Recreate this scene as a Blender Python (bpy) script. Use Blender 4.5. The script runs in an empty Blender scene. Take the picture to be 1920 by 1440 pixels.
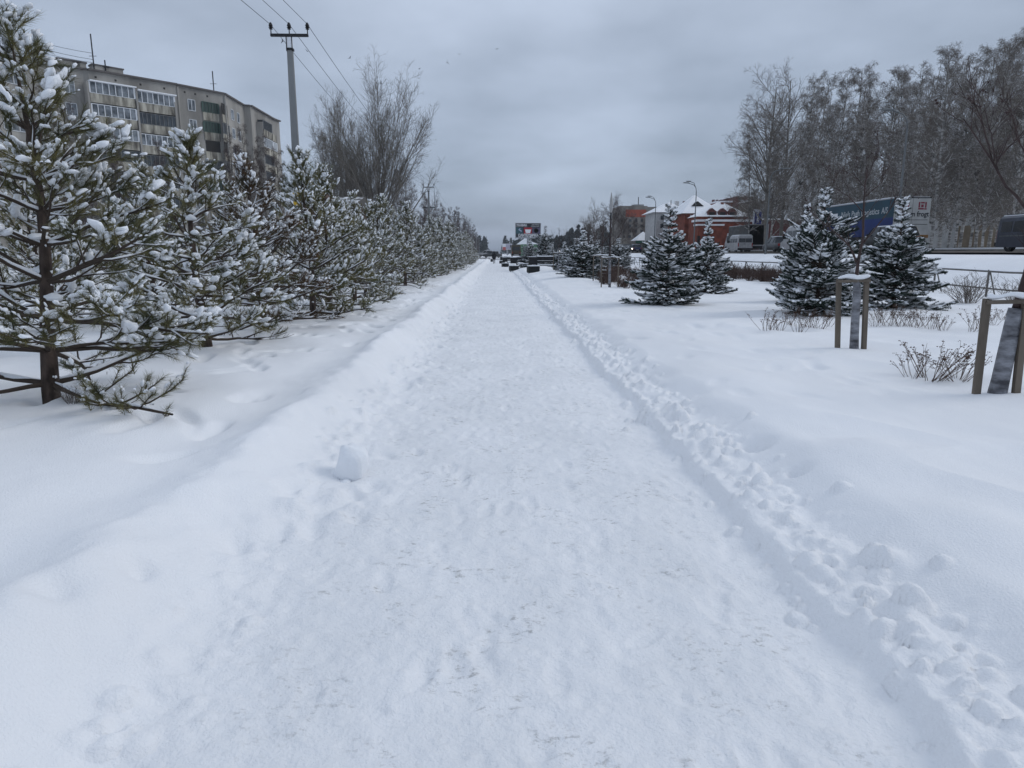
import bpy, math, random
import numpy as np
from mathutils import Vector, Matrix, Euler
R = math.radians
rng = np.random.default_rng(7)
random.seed(7)
sc = bpy.context.scene
COL = sc.collection

# ------------------------------------------------------------------ camera
EYE = 1.6
PITCH, YAW = R(10.9), R(1.35)
cam = bpy.data.cameras.new("camera"); cam.sensor_width = 36; cam.lens = 24.0
cam.clip_start = 0.05; cam.clip_end = 5000
camo = bpy.data.objects.new("camera", cam); COL.objects.link(camo)
camo.location = (0, 0, EYE); camo.rotation_euler = (R(90) - PITCH, 0, -YAW)
sc.camera = camo

def ray(px, py):
    """direction through a point of the 1920x1440 picture"""
    f = Vector((math.sin(YAW) * math.cos(PITCH), math.cos(YAW) * math.cos(PITCH), -math.sin(PITCH)))
    r = Vector((math.cos(YAW), -math.sin(YAW), 0)); u = r.cross(f)
    return f * 1280 + r * (px - 960) + u * (720 - py)
def at(px, py, Y):
    d = ray(px, py); k = Y / d.y
    return Vector((d.x * k, Y, EYE + d.z * k))
def onz(px, py, z):
    d = ray(px, py); k = (z - EYE) / d.z
    return Vector((d.x * k, d.y * k, z))

# ------------------------------------------------------------------ light
SUN_EL, SUN_AZ = R(36), R(78)           # azimuth from +Y towards the right
w = bpy.data.worlds.new("World"); sc.world = w; w.use_nodes = True
nt = w.node_tree; N = nt.nodes; L = nt.links; N.clear()
wo = N.new('ShaderNodeOutputWorld'); bg = N.new('ShaderNodeBackground'); bg.inputs[1].default_value = 0.1
L.new(bg.outputs[0], wo.inputs[0])
sky = N.new('ShaderNodeTexSky'); sky.sky_type = 'NISHITA'; sky.sun_disc = False
sky.sun_elevation = SUN_EL; sky.sun_rotation = SUN_AZ
tc = N.new('ShaderNodeTexCoord'); sep = N.new('ShaderNodeSeparateXYZ'); L.new(tc.outputs['Generated'], sep.inputs[0])
def vm(op, a, b=None):
    n = N.new('ShaderNodeMath'); n.operation = op
    for i, x in enumerate((a, b)):
        if x is None: continue
        if isinstance(x, (int, float)): n.inputs[i].default_value = x
        else: L.new(x, n.inputs[i])
    return n.outputs[0]
# cloud deck seen in perspective: direction / (z + small)
den = vm('ADD', vm('MAXIMUM', sep.outputs[2], 0.0), 0.22)
cx = vm('DIVIDE', sep.outputs[0], den); cy = vm('DIVIDE', sep.outputs[1], den)
cmb = N.new('ShaderNodeCombineXYZ'); L.new(cx, cmb.inputs[0]); L.new(cy, cmb.inputs[1])
def wnoise(scale, detail, off):
    mp = N.new('ShaderNodeMapping'); mp.inputs['Location'].default_value = off; L.new(cmb.outputs[0], mp.inputs[0])
    n = N.new('ShaderNodeTexNoise'); n.inputs['Scale'].default_value = scale; n.inputs['Detail'].default_value = detail
    n.inputs['Roughness'].default_value = 0.5; L.new(mp.outputs[0], n.inputs['Vector']); return n.outputs[0]
n1 = wnoise(0.62, 5, (7.3, 2.9, 0)); n2 = wnoise(2.0, 4, (0.4, 5.2, 1))
nn = vm('ADD', vm('ADD', vm('MULTIPLY', n1, 0.72), vm('MULTIPLY', n2, 0.28)), vm('MULTIPLY', sep.outputs[0], -0.07))
cr = N.new('ShaderNodeValToRGB'); L.new(nn, cr.inputs[0])
cr.color_ramp.elements[0].position = 0.40; cr.color_ramp.elements[0].color = (3.25, 3.85, 4.85, 1)
cr.color_ramp.elements[1].position = 0.60; cr.color_ramp.elements[1].color = (5.2, 6.0, 7.4, 1)
# brighter towards the zenith, dark low down
gr = N.new('ShaderNodeValToRGB'); L.new(sep.outputs[2], gr.inputs[0])
els = gr.color_ramp.elements
els[0].position = 0.0; els[0].color = (0.62, 0.66, 0.72, 1)
els[1].position = 1.0; els[1].color = (1.45, 1.42, 1.38, 1)
for p, c in ((0.035, (0.70, 0.73, 0.77)), (0.10, (0.90, 0.92, 0.94)), (0.30, (1.0, 1.0, 1.0)), (0.55, (1.2, 1.18, 1.15))):
    e = els.new(p); e.color = (*c, 1)
mul = N.new('ShaderNodeMix'); mul.data_type = 'RGBA'; mul.blend_type = 'MULTIPLY'; mul.inputs[0].default_value = 1
L.new(cr.outputs[0], mul.inputs[6]); L.new(gr.outputs[0], mul.inputs[7])
mx = N.new('ShaderNodeMix'); mx.data_type = 'RGBA'; mx.inputs[0].default_value = 0.9
L.new(sky.outputs[0], mx.inputs[6]); L.new(mul.outputs[2], mx.inputs[7]); L.new(mx.outputs[2], bg.inputs[0])

sl = bpy.data.lights.new("sun", 'SUN'); sl.energy = 0.8; sl.angle = R(24); sl.color = (1, 0.97, 0.92)
so = bpy.data.objects.new("sun", sl); COL.objects.link(so)
sd = Vector((math.sin(SUN_AZ) * math.cos(SUN_EL), math.cos(SUN_AZ) * math.cos(SUN_EL), math.sin(SUN_EL)))
so.rotation_euler = (-sd).to_track_quat('-Z', 'Y').to_euler(); so.location = sd * 60
sc.view_settings.view_transform = 'Standard'; sc.view_settings.look = 'None'
sc.view_settings.exposure = 0.08; sc.view_settings.gamma = 1.0; sc.view_settings.use_curve_mapping = False
sc.cycles.max_bounces = 6; sc.cycles.diffuse_bounces = 3; sc.cycles.glossy_bounces = 2
sc.cycles.transparent_max_bounces = 8; sc.cycles.volume_bounces = 0

# ------------------------------------------------------------------ materials
MATS = {}
def mat(name, base, rough=0.8, var=0.0, vscale=3.0, var_col=None, bump=0.0, bscale=20.0, spec=0.3, emit=None,
        metallic=0.0, stretch=(1, 1, 1), snow=0.0, rand=0.0):
    if name in MATS: return MATS[name]
    m = bpy.data.materials.new(name); m.use_nodes = True; MATS[name] = m
    t = m.node_tree; n = t.nodes; l = t.links
    b = n['Principled BSDF']; b.inputs['Roughness'].default_value = rough
    b.inputs['Specular IOR Level'].default_value = spec; b.inputs['Metallic'].default_value = metallic
    b.inputs['Base Color'].default_value = (*base, 1)
    co = n.new('ShaderNodeTexCoord'); mp = n.new('ShaderNodeMapping'); mp.inputs['Scale'].default_value = stretch
    l.new(co.outputs['Object'], mp.inputs[0]); out = None
    if var > 0:
        no = n.new('ShaderNodeTexNoise'); no.inputs['Scale'].default_value = vscale; no.inputs['Detail'].default_value = 6
        l.new(mp.outputs[0], no.inputs['Vector'])
        ra = n.new('ShaderNodeValToRGB'); l.new(no.outputs[0], ra.inputs[0])
        c2 = var_col if var_col else tuple(c * (1 - var) for c in base)
        ra.color_ramp.elements[0].position = 0.35; ra.color_ramp.elements[0].color = (*c2, 1)
        ra.color_ramp.elements[1].position = 0.65; ra.color_ramp.elements[1].color = (*[min(1, c * (1 + var * 0.5)) for c in base], 1)
        out = ra.outputs[0]
    if rand > 0:
        oi = n.new('ShaderNodeObjectInfo'); hs = n.new('ShaderNodeHueSaturation')
        mr = n.new('ShaderNodeMapRange'); l.new(oi.outputs['Random'], mr.inputs[0])
        mr.inputs[3].default_value = 1 - rand; mr.inputs[4].default_value = 1 + rand
        l.new(mr.outputs[0], hs.inputs['Value'])
        if out: l.new(out, hs.inputs['Color'])
        else: hs.inputs['Color'].default_value = (*base, 1)
        out = hs.outputs[0]
    if snow > 0:    # real snow lying on faces that look up
        ge = n.new('ShaderNodeNewGeometry'); sp = n.new('ShaderNodeSeparateXYZ'); l.new(ge.outputs['Normal'], sp.inputs[0])
        nz = n.new('ShaderNodeTexNoise'); nz.inputs['Scale'].default_value = 1.7; l.new(co.outputs['Object'], nz.inputs['Vector'])
        ad = n.new('ShaderNodeMath'); ad.operation = 'ADD'; l.new(sp.outputs[2], ad.inputs[0]); l.new(nz.outputs[0], ad.inputs[1])
        rr = n.new('ShaderNodeMapRange'); l.new(ad.outputs[0], rr.inputs[0])
        rr.inputs[1].default_value = 1.55 - snow; rr.inputs[2].default_value = 1.75 - snow
        mi = n.new('ShaderNodeMix'); mi.data_type = 'RGBA'; l.new(rr.outputs[0], mi.inputs[0])
        if out: l.new(out, mi.inputs[6])
        else: mi.inputs[6].default_value = (*base, 1)
        mi.inputs[7].default_value = (0.82, 0.84, 0.87, 1); out = mi.outputs[2]
    if out: l.new(out, b.inputs['Base Color'])
    if bump > 0:
        nb = n.new('ShaderNodeTexNoise'); nb.inputs['Scale'].default_value = bscale; nb.inputs['Detail'].default_value = 5
        l.new(mp.outputs[0], nb.inputs['Vector'])
        bp = n.new('ShaderNodeBump'); bp.inputs['Strength'].default_value = bump; bp.inputs['Distance'].default_value = 0.02
        l.new(nb.outputs[0], bp.inputs['Height']); l.new(bp.outputs[0], b.inputs['Normal'])
    if emit:
        b.inputs['Emission Color'].default_value = (*emit[:3], 1); b.inputs['Emission Strength'].default_value = emit[3]
    return m

SNOW = mat('snow', (0.86, 0.87, 0.89), 0.7, var=0.04, vscale=0.6, bump=0.4, bscale=85, spec=0.25)
SNOWB = mat('snow_clump', (0.84, 0.86, 0.89), 0.75, bump=0.3, bscale=45, spec=0.2)
BARK = mat('pine_bark', (0.075, 0.055, 0.045), 0.95, var=0.6, vscale=14, bump=0.9, bscale=30, stretch=(1, 1, 0.35), snow=0.0)
TWIG = mat('pine_twig', (0.06, 0.045, 0.035), 0.9)
NEED = mat('pine_needles', (0.165, 0.145, 0.058), 0.6, var=0.5, vscale=3.0, var_col=(0.06, 0.072, 0.03), rand=0.15)
NEEDB = mat('rusty_needles', (0.11, 0.06, 0.028), 0.7, var=0.5, vscale=3, var_col=(0.05, 0.045, 0.02))
SPRN = mat('spruce_needles', (0.028, 0.046, 0.036), 0.65, var=0.5, vscale=5, var_col=(0.014, 0.026, 0.02), rand=0.12)
BIRCHB = mat('birch_bark', (0.34, 0.33, 0.315), 0.85, var=0.8, vscale=3.0, var_col=(0.05, 0.045, 0.04), stretch=(0.5, 0.5, 1.6))
GREYB = mat('grey_bark', (0.20, 0.185, 0.165), 0.9, var=0.4, vscale=2)
TWG_W = mat('frosted_twigs', (0.15, 0.128, 0.108), 0.9, snow=0.40)
TWG_D = mat('dark_twigs', (0.075, 0.055, 0.05), 0.9)
TWG_G = mat('grey_twigs', (0.15, 0.135, 0.115), 0.9)

# ------------------------------------------------------------------ geometry helper
class Geo:
    def __init__(s): s.v = []; s.f = []; s.n = 0
    def add(s, v, f):
        v = np.asarray(v, float).reshape(-1, 3)
        if isinstance(f, np.ndarray): s.f.append(f + s.n)
        else:
            for q in f: s.f.append(np.array([q]) + s.n)
        s.v.append(v); s.n += len(v)
    def box(s, x0, y0, z0, x1, y1, z1):
        v = [(x, y, z) for z in (z0, z1) for y in (y0, y1) for x in (x0, x1)]
        s.add(v, np.array([(0, 2, 3, 1), (4, 5, 7, 6), (0, 1, 5, 4), (2, 6, 7, 3), (0, 4, 6, 2), (1, 3, 7, 5)]))
    def bar(s, a, b, w_, h_, up=(0, 0, 1)):
        a = Vector(a); b = Vector(b); d = (b - a).normalized(); u = Vector(up)
        r = d.cross(u)
        if r.length < 1e-4: r = d.cross(Vector((0, 1, 0)))
        r.normalize(); u = r.cross(d)
        v = [p + r * sx * w_ / 2 + u * sz * h_ / 2 for p in (a, b) for sx, sz in ((-1, -1), (1, -1), (1, 1), (-1, 1))]
        s.add([tuple(p) for p in v], np.array([(0, 3, 2, 1), (4, 5, 6, 7), (0, 1, 5, 4), (1, 2, 6, 5), (2, 3, 7, 6), (3, 0, 4, 7)]))
    def tube(s, pts, rad, n=8, cap=True):
        P = np.array([[tuple(p) for p in pts]]); Rr = np.array([rad if hasattr(rad, '__len__') else [rad] * len(pts)], float)
        s.tubes(P, Rr, n)
        if cap:
            k = len(pts); base = s.n - k * n
            s.f.append(np.array([[base + i for i in range(n)][::-1]])); s.f.append(np.array([[base + (k - 1) * n + i for i in range(n)]]))
    def tubes(s, P, Rr, n=3, squash=None):
        M, K, _ = P.shape
        T = np.empty_like(P); T[:, 1:-1] = P[:, 2:] - P[:, :-2]; T[:, 0] = P[:, 1] - P[:, 0]; T[:, -1] = P[:, -1] - P[:, -2]
        T /= np.linalg.norm(T, axis=2, keepdims=True) + 1e-9
        ref = np.zeros((M, 1, 3)); vert = np.abs((P[:, -1] - P[:, 0])[:, 2]) > 0.8 * np.linalg.norm(P[:, -1] - P[:, 0], axis=1)
        ref[vert, 0, 0] = 1; ref[~vert, 0, 2] = 1
        A = np.cross(T, np.broadcast_to(ref, P.shape)); A /= np.linalg.norm(A, axis=2, keepdims=True) + 1e-9
        B = np.cross(A, T)
        if squash: B = B * squash
        an = np.arange(n) * 2 * math.pi / n
        V = P[:, :, None] + Rr[:, :, None, None] * (A[:, :, None] * np.cos(an)[None, None, :, None] + B[:, :, None] * np.sin(an)[None, None, :, None])
        m, k, i = np.meshgrid(np.arange(M), np.arange(K - 1), np.arange(n), indexing='ij')
        b0 = (m * K + k) * n; j = (i + 1) % n
        F = np.stack([b0 + i, b0 + j, b0 + n + j, b0 + n + i], -1).reshape(-1, 4)
        s.add(V.reshape(-1, 3), F)
    def lathe(s, prof, c=(0, 0, 0), n=16, axis='z'):
        an = np.arange(n) * 2 * math.pi / n; V = []
        for r, z in prof:
            for a in an:
                x, y, zz = r * math.cos(a), r * math.sin(a), z
                V.append({'z': (x, y, zz), 'x': (zz, x, y), 'y': (x, zz, y)}[axis])
        V = np.array(V) + np.array(c); K = len(prof)
        F = [((k * n + i), (k * n + (i + 1) % n), ((k + 1) * n + (i + 1) % n), ((k + 1) * n + i)) for k in range(K - 1) for i in range(n)]
        s.add(V, np.array(F)); b = s.n - K * n
        s.f.append(np.array([[b + i for i in range(n)][::-1]])); s.f.append(np.array([[b + (K - 1) * n + i for i in range(n)]]))
    def prism(s, poly, z0, z1):
        n = len(poly); V = [(x, y, z0) for x, y in poly] + [(x, y, z1) for x, y in poly]
        s.add(V, [tuple(range(n))[::-1], tuple(range(n, 2 * n))] + [(i, (i + 1) % n, n + (i + 1) % n, n + i) for i in range(n)])
    def loft(s, rings, cap=True):
        n = len(rings[0]); V = [p for r in rings for p in r]; K = len(rings)
        F = [(k * n + i, k * n + (i + 1) % n, (k + 1) * n + (i + 1) % n, (k + 1) * n + i) for k in range(K - 1) for i in range(n)]
        if cap: F += [tuple(range(n))[::-1], tuple(range((K - 1) * n, K * n))]
        s.add(V, F)
    def mesh(s, name, m, smooth=False):
        me = bpy.data.meshes.new(name)
        V = np.concatenate(s.v); groups = s.f
        loops = np.concatenate([g.ravel() for g in groups]); sizes = np.concatenate([np.full(len(g), g.shape[1]) for g in groups])
        me.vertices.add(len(V)); me.vertices.foreach_set('co', V.ravel())
        me.loops.add(len(loops)); me.loops.foreach_set('vertex_index', loops.astype(np.int32))
        me.polygons.add(len(sizes)); me.polygons.foreach_set('loop_start', np.concatenate([[0], np.cumsum(sizes)[:-1]]).astype(np.int32))
        me.update(calc_edges=True); me.validate()
        me.polygons.foreach_set('use_smooth', np.full(len(me.polygons), smooth)); me.materials.append(m)
        return me
    def build(s, name, m, parent=None, smooth=False):
        o = bpy.data.objects.new(name, s.mesh(name, m, smooth)); COL.objects.link(o)
        if parent: o.parent = parent
        return o

def tag(o, label=None, cat=None, group=None, kind=None):
    if label: o['label'] = label
    if cat: o['category'] = cat
    if group: o['group'] = group
    if kind: o['kind'] = kind
    return o
def thing(name, label, cat, loc=(0, 0, 0), rz=0, group=None):
    o = bpy.data.objects.new(name, None); COL.objects.link(o); o.empty_display_size = 0.2
    o.location = loc; o.rotation_euler = (0, 0, rz)
    return tag(o, label, cat, group)
def part(name, m, parent, fn, smooth=False):
    g = Geo(); fn(g); return g.build(name, m, parent, smooth)
def dup(root, loc, rz, scale=1.0, label=None, group=None):
    r = root.copy(); COL.objects.link(r); r.location = loc; r.rotation_euler = (root.rotation_euler[0], root.rotation_euler[1], rz)
    r.scale = scale if hasattr(scale, '__len__') else (scale,) * 3
    if label: r['label'] = label
    if group: r['group'] = group
    for ch in list(root.children):
        c = ch.copy(); COL.objects.link(c); c.parent = r
        for g in list(ch.children):
            d = g.copy(); COL.objects.link(d); d.parent = c
    return r
ORD = ['first', 'second', 'third', 'fourth', 'fifth', 'sixth', 'seventh', 'eighth', 'ninth', 'tenth', 'eleventh', 'twelfth',
       'thirteenth', 'fourteenth', 'fifteenth', 'sixteenth', 'seventeenth', 'eighteenth', 'nineteenth', 'twentieth']
def ordinal(i):
    if i < 20: return ORD[i]
    t = {2: 'twenty', 3: 'thirty', 4: 'forty', 5: 'fifty', 6: 'sixty', 7: 'seventy'}[(i + 1) // 10]
    r = (i + 1) % 10
    return {2: 'twentieth', 3: 'thirtieth', 4: 'fortieth', 5: 'fiftieth', 6: 'sixtieth', 7: 'seventieth'}[(i + 1) // 10] if r == 0 else t + '-' + ORD[r - 1]

def text_mesh(s, size, m, parent, M, name='lettering', bold=0.0, width=None):
    cu = bpy.data.curves.new('lettering', 'FONT'); cu.body = s; cu.size = size; cu.align_x = 'CENTER'; cu.align_y = 'CENTER'
    cu.extrude = 0.004; cu.offset = bold; cu.resolution_u = 2
    t = bpy.data.objects.new('tmp', cu); COL.objects.link(t); bpy.context.view_layer.update()
    me = bpy.data.meshes.new_from_object(t.evaluated_get(bpy.context.evaluated_depsgraph_get()))
    bpy.data.objects.remove(t); me.materials.clear(); me.materials.append(m)
    if width:
        co = np.empty(len(me.vertices) * 3); me.vertices.foreach_get('co', co); co = co.reshape(-1, 3)
        k = width / max(1e-6, (co[:, 0].max() - co[:, 0].min())); co[:, 0] *= k; me.vertices.foreach_set('co', co.ravel())
    o = bpy.data.objects.new(name, me); COL.objects.link(o); o.parent = parent; o.matrix_local = M
    return o

# ------------------------------------------------------------------ noise
def hash2(ix, iy, seed):
    h = (ix.astype(np.int64) * 374761393 + iy.astype(np.int64) * 668265263 + seed * 1442695041) & 0xffffffff
    h = ((h ^ (h >> 13)) * 1274126177) & 0xffffffff
    return ((h ^ (h >> 16)) & 0xffff) / 65535.0
def vnoise(x, y, seed=0):
    ix = np.floor(x); iy = np.floor(y); fx = x - ix; fy = y - iy
    fx = fx * fx * fx * (fx * (fx * 6 - 15) + 10); fy = fy * fy * fy * (fy * (fy * 6 - 15) + 10)
    a = hash2(ix, iy, seed); b = hash2(ix + 1, iy, seed); c = hash2(ix, iy + 1, seed); d = hash2(ix + 1, iy + 1, seed)
    return (a + (b - a) * fx) * (1 - fy) + (c + (d - c) * fx) * fy - 0.5
def fbm(x, y, oct_=4, seed=0, gain=0.5):
    t = 0; a = 1
    for k in range(oct_): t = t + a * vnoise(x * 2 ** k + 17.3 * k, y * 2 ** k - 9.1 * k, seed + k); a *= gain
    return t
def sst(a, b, x):
    t = np.clip((x - a) / (b - a), 0, 1); return t * t * (3 - 2 * t)

# ------------------------------------------------------------------ snow ground
def height(x, y):
    x = np.asarray(x, float); y = np.asarray(y, float)
    wl = 0.14 * vnoise(y * 0.9, y * 0 + 3, 5) + 0.10 * vnoise(y * 2.7, y * 0, 6)
    wr = 0.10 * vnoise(y * 0.8, y * 0 + 8, 9) + 0.07 * vnoise(y * 3.3, y * 0, 10)
    onp = sst(-1.3, -0.9, x) * (1 - sst(1.2, 1.5, x))
    z = 0.012 * fbm(x * 2.5, y * 1.6, 4, 21) * 1.0
    z = z - 0.02 * np.exp(-((x - 1.25 - wr) / 0.2) ** 2)
    # left bank
    xl = x - wl
    bank = 0.22 * (1 - sst(-1.80, -1.10, xl)) + 0.10 * np.exp(-((xl + 1.74) / 0.19) ** 2) * (0.75 + 1.1 * vnoise(y * 1.2, y * 0 + 1, 33))
    bank = bank - 0.045 * np.exp(-((xl + 2.3) / 0.28) ** 2)
    z = z + sst(-2.3, -1.7, x) * (1 - sst(-1.25, -1.05, x)) * (0.045 * fbm(x * 2.6, y * 2.2, 3, 141) + 0.012 * fbm(x * 9, y * 7, 2, 143))
    # right bank: low ragged step, then the untouched snow
    xr = x - wr
    step = 0.075 * sst(1.42, 1.49, xr) + 0.06 * sst(1.55, 1.8, xr) + 0.10 * sst(1.8, 2.15, xr - 0.12 * vnoise(y * 1.9, y * 0 + 5, 44)) \
        - 0.03 * np.exp(-((xr - 1.78) / 0.09) ** 2)
    z = z + bank + step
    off = sst(1.6, 2.5, np.abs(x))
    z = z + off * (0.05 * fbm(x * 0.55, y * 0.45, 3, 51) + 0.022 * fbm(x * 1.6, y * 1.3, 3, 61))
    # long soft drifts with sharper lips on the right
    d = vnoise(x * 0.9 + y * 0.55, y * 0.8 - x * 0.3, 71)
    z = z + sst(1.9, 2.6, x) * (1 - sst(9, 14, x)) * 0.15 * (0.5 - np.abs(d)) * (1 - sst(10, 22, y))
    d2 = vnoise(x * 1.1 - y * 0.5, y * 0.9 + x * 0.4, 81)
    z = z + (1 - sst(-3.4, -2.0, x)) * 0.11 * (0.5 - np.abs(d2)) * (1 - sst(8, 16, y))
    # loose clods on both edges
    cl = np.clip(vnoise(x * 9, y * 9, 91) + 0.6 * vnoise(x * 21, y * 21, 92) + 0.05, 0, 1)
    edge = np.exp(-((xr - 1.66) / 0.22) ** 2) + 0.45 * np.exp(-((xl + 1.25) / 0.22) ** 2)
    z = z + 0.085 * cl * edge * (0.6 + 0.8 * (vnoise(y * 1.1, x * 0, 93) + 0.5))
    # trampled surface of the path
    tr = np.clip(vnoise(x * 7.0, y * 8, 95), 0, 1) * 0.020 + fbm(x * 16, y * 14, 3, 96) * 0.011
    z = z + onp * tr
    # ground by the benches rises in a heap
    z = z + 0.22 * np.exp(-((x - 3.6) / 1.3) ** 2) * sst(24, 34, y)
    # verge climbing to the road
    r0 = sst(15.4, 20.4, x); z = z + r0 * 1.22 * (1 + 0.05 * vnoise(x * 0.6, y * 0.3, 101))
    z = z + r0 * (1 - sst(20.3, 21.0, x)) * 0.10 * fbm(x * 0.8, y * 0.5, 3, 103)
    z = np.where(x > 21, z * (1 - sst(21, 21.8, x)) + sst(21, 21.8, x) * 1.52, z)
    z = z + sst(34.4, 35.0, x) * 0.30
    return z
def gz(x, y): return float(height(np.array([x]), np.array([y]))[0])

def spread(a0, a1, s0, grow):
    out = [a0]; s = s0
    while out[-1] < a1: out.append(out[-1] + s); s *= grow
    return out
xc = np.arange(-3.2, 3.2, 0.0165)
right = []; s_ = 0.0165; v_ = xc[-1]
while v_ < 420:
    s_ = min(s_ * 1.03, 0.12 if v_ < 7 else (0.35 if v_ < 40 else 25)); v_ += s_; right.append(v_)
left = []; s_ = 0.0165; v_ = xc[0]
while v_ > -420:
    s_ = min(s_ * 1.03, 0.10 if v_ > -6 else (0.5 if v_ > -12 else 25)); v_ -= s_; left.append(v_)
XS = np.array(left[::-1] + list(xc) + right)
ys = list(np.arange(-40, 0.8, 2.0)) + [1.0]; y_ = 1.0
while y_ < 900: y_ += max(0.0125, 0.0075 * y_ if y_ < 40 else 0.02 * y_); ys.append(y_)
YS = np.array(ys)
GX, GY = np.meshgrid(XS, YS); GZ = height(GX, GY)
def stamp(cx, cy, rx, ry, ang, h, mode='add', p=2.0):
    rr = max(rx, ry) * 1.6
    i0, i1 = np.searchsorted(YS, [cy - rr, cy + rr]); j0, j1 = np.searchsorted(XS, [cx - rr, cx + rr])
    if i1 <= i0 or j1 <= j0: return
    X = GX[i0:i1, j0:j1] - cx; Y = GY[i0:i1, j0:j1] - cy
    u = (X * math.cos(ang) + Y * math.sin(ang)) / rx; v = (-X * math.sin(ang) + Y * math.cos(ang)) / ry
    q = u * u + v * v
    if mode == 'add': GZ[i0:i1, j0:j1] += h * np.exp(-q ** (p / 2) * 1.5)
    else:
        base = gz(cx, cy); dome = base - 0.3 * h + 1.3 * h * np.sqrt(np.clip(1 - q, 0, 1))
        GZ[i0:i1, j0:j1] = np.where(q < 1, np.maximum(GZ[i0:i1, j0:j1], dome), GZ[i0:i1, j0:j1])
rr = random.Random(3)
for k in range(620):                                     # clods along the right edge
    y = 1.3 + 24 * rr.random() ** 1.5; x = 1.66 + rr.gauss(0, 0.16); r = rr.uniform(0.012, 0.07) * (1.25 if rr.random() < 0.15 else 0.8)
    stamp(x, y, r, r * rr.uniform(0.6, 1), rr.uniform(0, 3), r * rr.uniform(0.4, 0.9), 'dome')
for k in range(170):                                     # fewer, smoother ones on the left
    y = 1.6 + 20 * rr.random() ** 1.3; x = -1.25 + rr.gauss(0, 0.13); r = rr.uniform(0.02, 0.07)
    stamp(x, y, r, r * rr.uniform(0.6, 1), rr.uniform(0, 3), r * rr.uniform(0.2, 0.5), 'dome')
for k in range(460):                                     # small scuffed crumbs on the path
    y = 1.4 + 14 * rr.random() ** 1.4; x = rr.uniform(-0.9, 1.4); r = rr.uniform(0.01, 0.028)
    stamp(x, y, r * 1.3, r, rr.uniform(0, 3), r * 0.35, 'dome')
for k in range(330):                                     # boot prints on the path, one over the other
    y = 1.5 + 30 * rr.random() ** 1.3; x = rr.uniform(-1.0, 1.35); a_ = rr.gauss(0, 0.22); q = rr.uniform(.006, .016)
    stamp(x, y, 0.062, 0.15, a_, q * .45, 'add', 4); stamp(x, y, 0.048, 0.13, a_, -q * 1.3, 'add', 6)
for k in range(260):                                     # trampled left edge further on
    y = 3.5 + 42 * rr.random(); x = -1.12 + rr.gauss(0, .16); stamp(x, y, 0.07, 0.13, rr.uniform(-.6, .6), rr.choice((-1, -1, 1)) * rr.uniform(.015, .045), 'add', 3)
for k in range(240):
    y = 7 + 42 * rr.random(); x = 1.62 + rr.gauss(0, .18); stamp(x, y, 0.06, 0.10, rr.uniform(-.6, .6), rr.choice((-1, 1, 1)) * rr.uniform(.015, .05), 'add', 3)
for k in range(200):                                     # old snowed-in footprints beside the pines
    y = 4.0 + 30 * rr.random(); x = rr.uniform(-4.2, -2.2)
    stamp(x, y, 0.10, 0.24, rr.uniform(-0.9, 0.9), -rr.uniform(0.035, 0.075), 'add', 3)
for k in range(120):
    y = 6 + 22 * rr.random(); x = rr.uniform(2.2, 4.5)
    stamp(x, y, 0.10, 0.22, rr.uniform(-0.6, 0.6), -rr.uniform(0.01, 0.03), 'add', 3)
for cx, cy, a, b, h in ((1.97, 4.95, .09, .12, -.17), (1.98, 4.25, .06, .07, -.11), (-1.62, 2.9, .07, .10, -.07), (-1.75, 2.55, .10, .12, -.08),
                        (-1.42, 3.5, .08, .12, -.05), (-1.9, 3.1, .3, .35, .07), (-1.95, 2.5, .3, .3, .06), (2.5, 4.4, .4, .35, .07), (2.4, 3.2, .3, .5, .06),
                        (-1.05, 4.3, .10, .09, .05), (-1.25, 4.05, .12, .10, .06), (-.98, 3.95, .06, .05, .03), (-1.38, 3.8, .12, .12, .05), (1.85, 3.0, .09, .12, .07), (1.72, 2.6, .1, .12, .06)):
    stamp(cx, cy, a, b, 0.3, h, 'add', 2)

_e = np.exp(-((GX - 1.62) / 0.25) ** 2) + 0.7 * np.exp(-((GX + 1.2) / 0.28) ** 2)
_m = (GY > 1) & (GY < 40)
GZ += np.where(_m, _e * (0.022 * fbm(GX * 13, GY * 13, 3, 131) + 0.010 * np.abs(vnoise(GX * 34, GY * 34, 135))), 0)
def ground_objects():
    ny, nx = GX.shape
    dzy = np.gradient(GZ, YS, axis=0); dzx = np.gradient(GZ, XS, axis=1)
    NR = np.stack([-dzx, -dzy, np.ones_like(GZ)], -1); NR /= np.linalg.norm(NR, axis=2, keepdims=True)
    V = np.stack([GX, GY, GZ], -1).reshape(-1, 3); idx = np.arange(ny * nx).reshape(ny, nx)
    F = np.stack([idx[:-1, :-1], idx[:-1, 1:], idx[1:, 1:], idx[1:, :-1]], -1)
    j0, j1 = np.searchsorted(XS, [-1.22, 1.46])
    jm = np.zeros(nx - 1, bool); jm[j0:j1] = True
    for name, sel, m in (('snowy_path', jm, PATHM), ('snow_ground', ~jm, SNOW)):
        f = F[:, sel].reshape(-1, 4); used = np.unique(f); remap = np.zeros(ny * nx, np.int64); remap[used] = np.arange(len(used))
        g = Geo(); g.add(V[used], remap[f]); me = g.mesh(name, m, True)
        me.normals_split_custom_set_from_vertices(NR.reshape(-1, 3)[used].astype(float).tolist())
        o = bpy.data.objects.new(name, me); COL.objects.link(o); tag(o, kind='structure')
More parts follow.
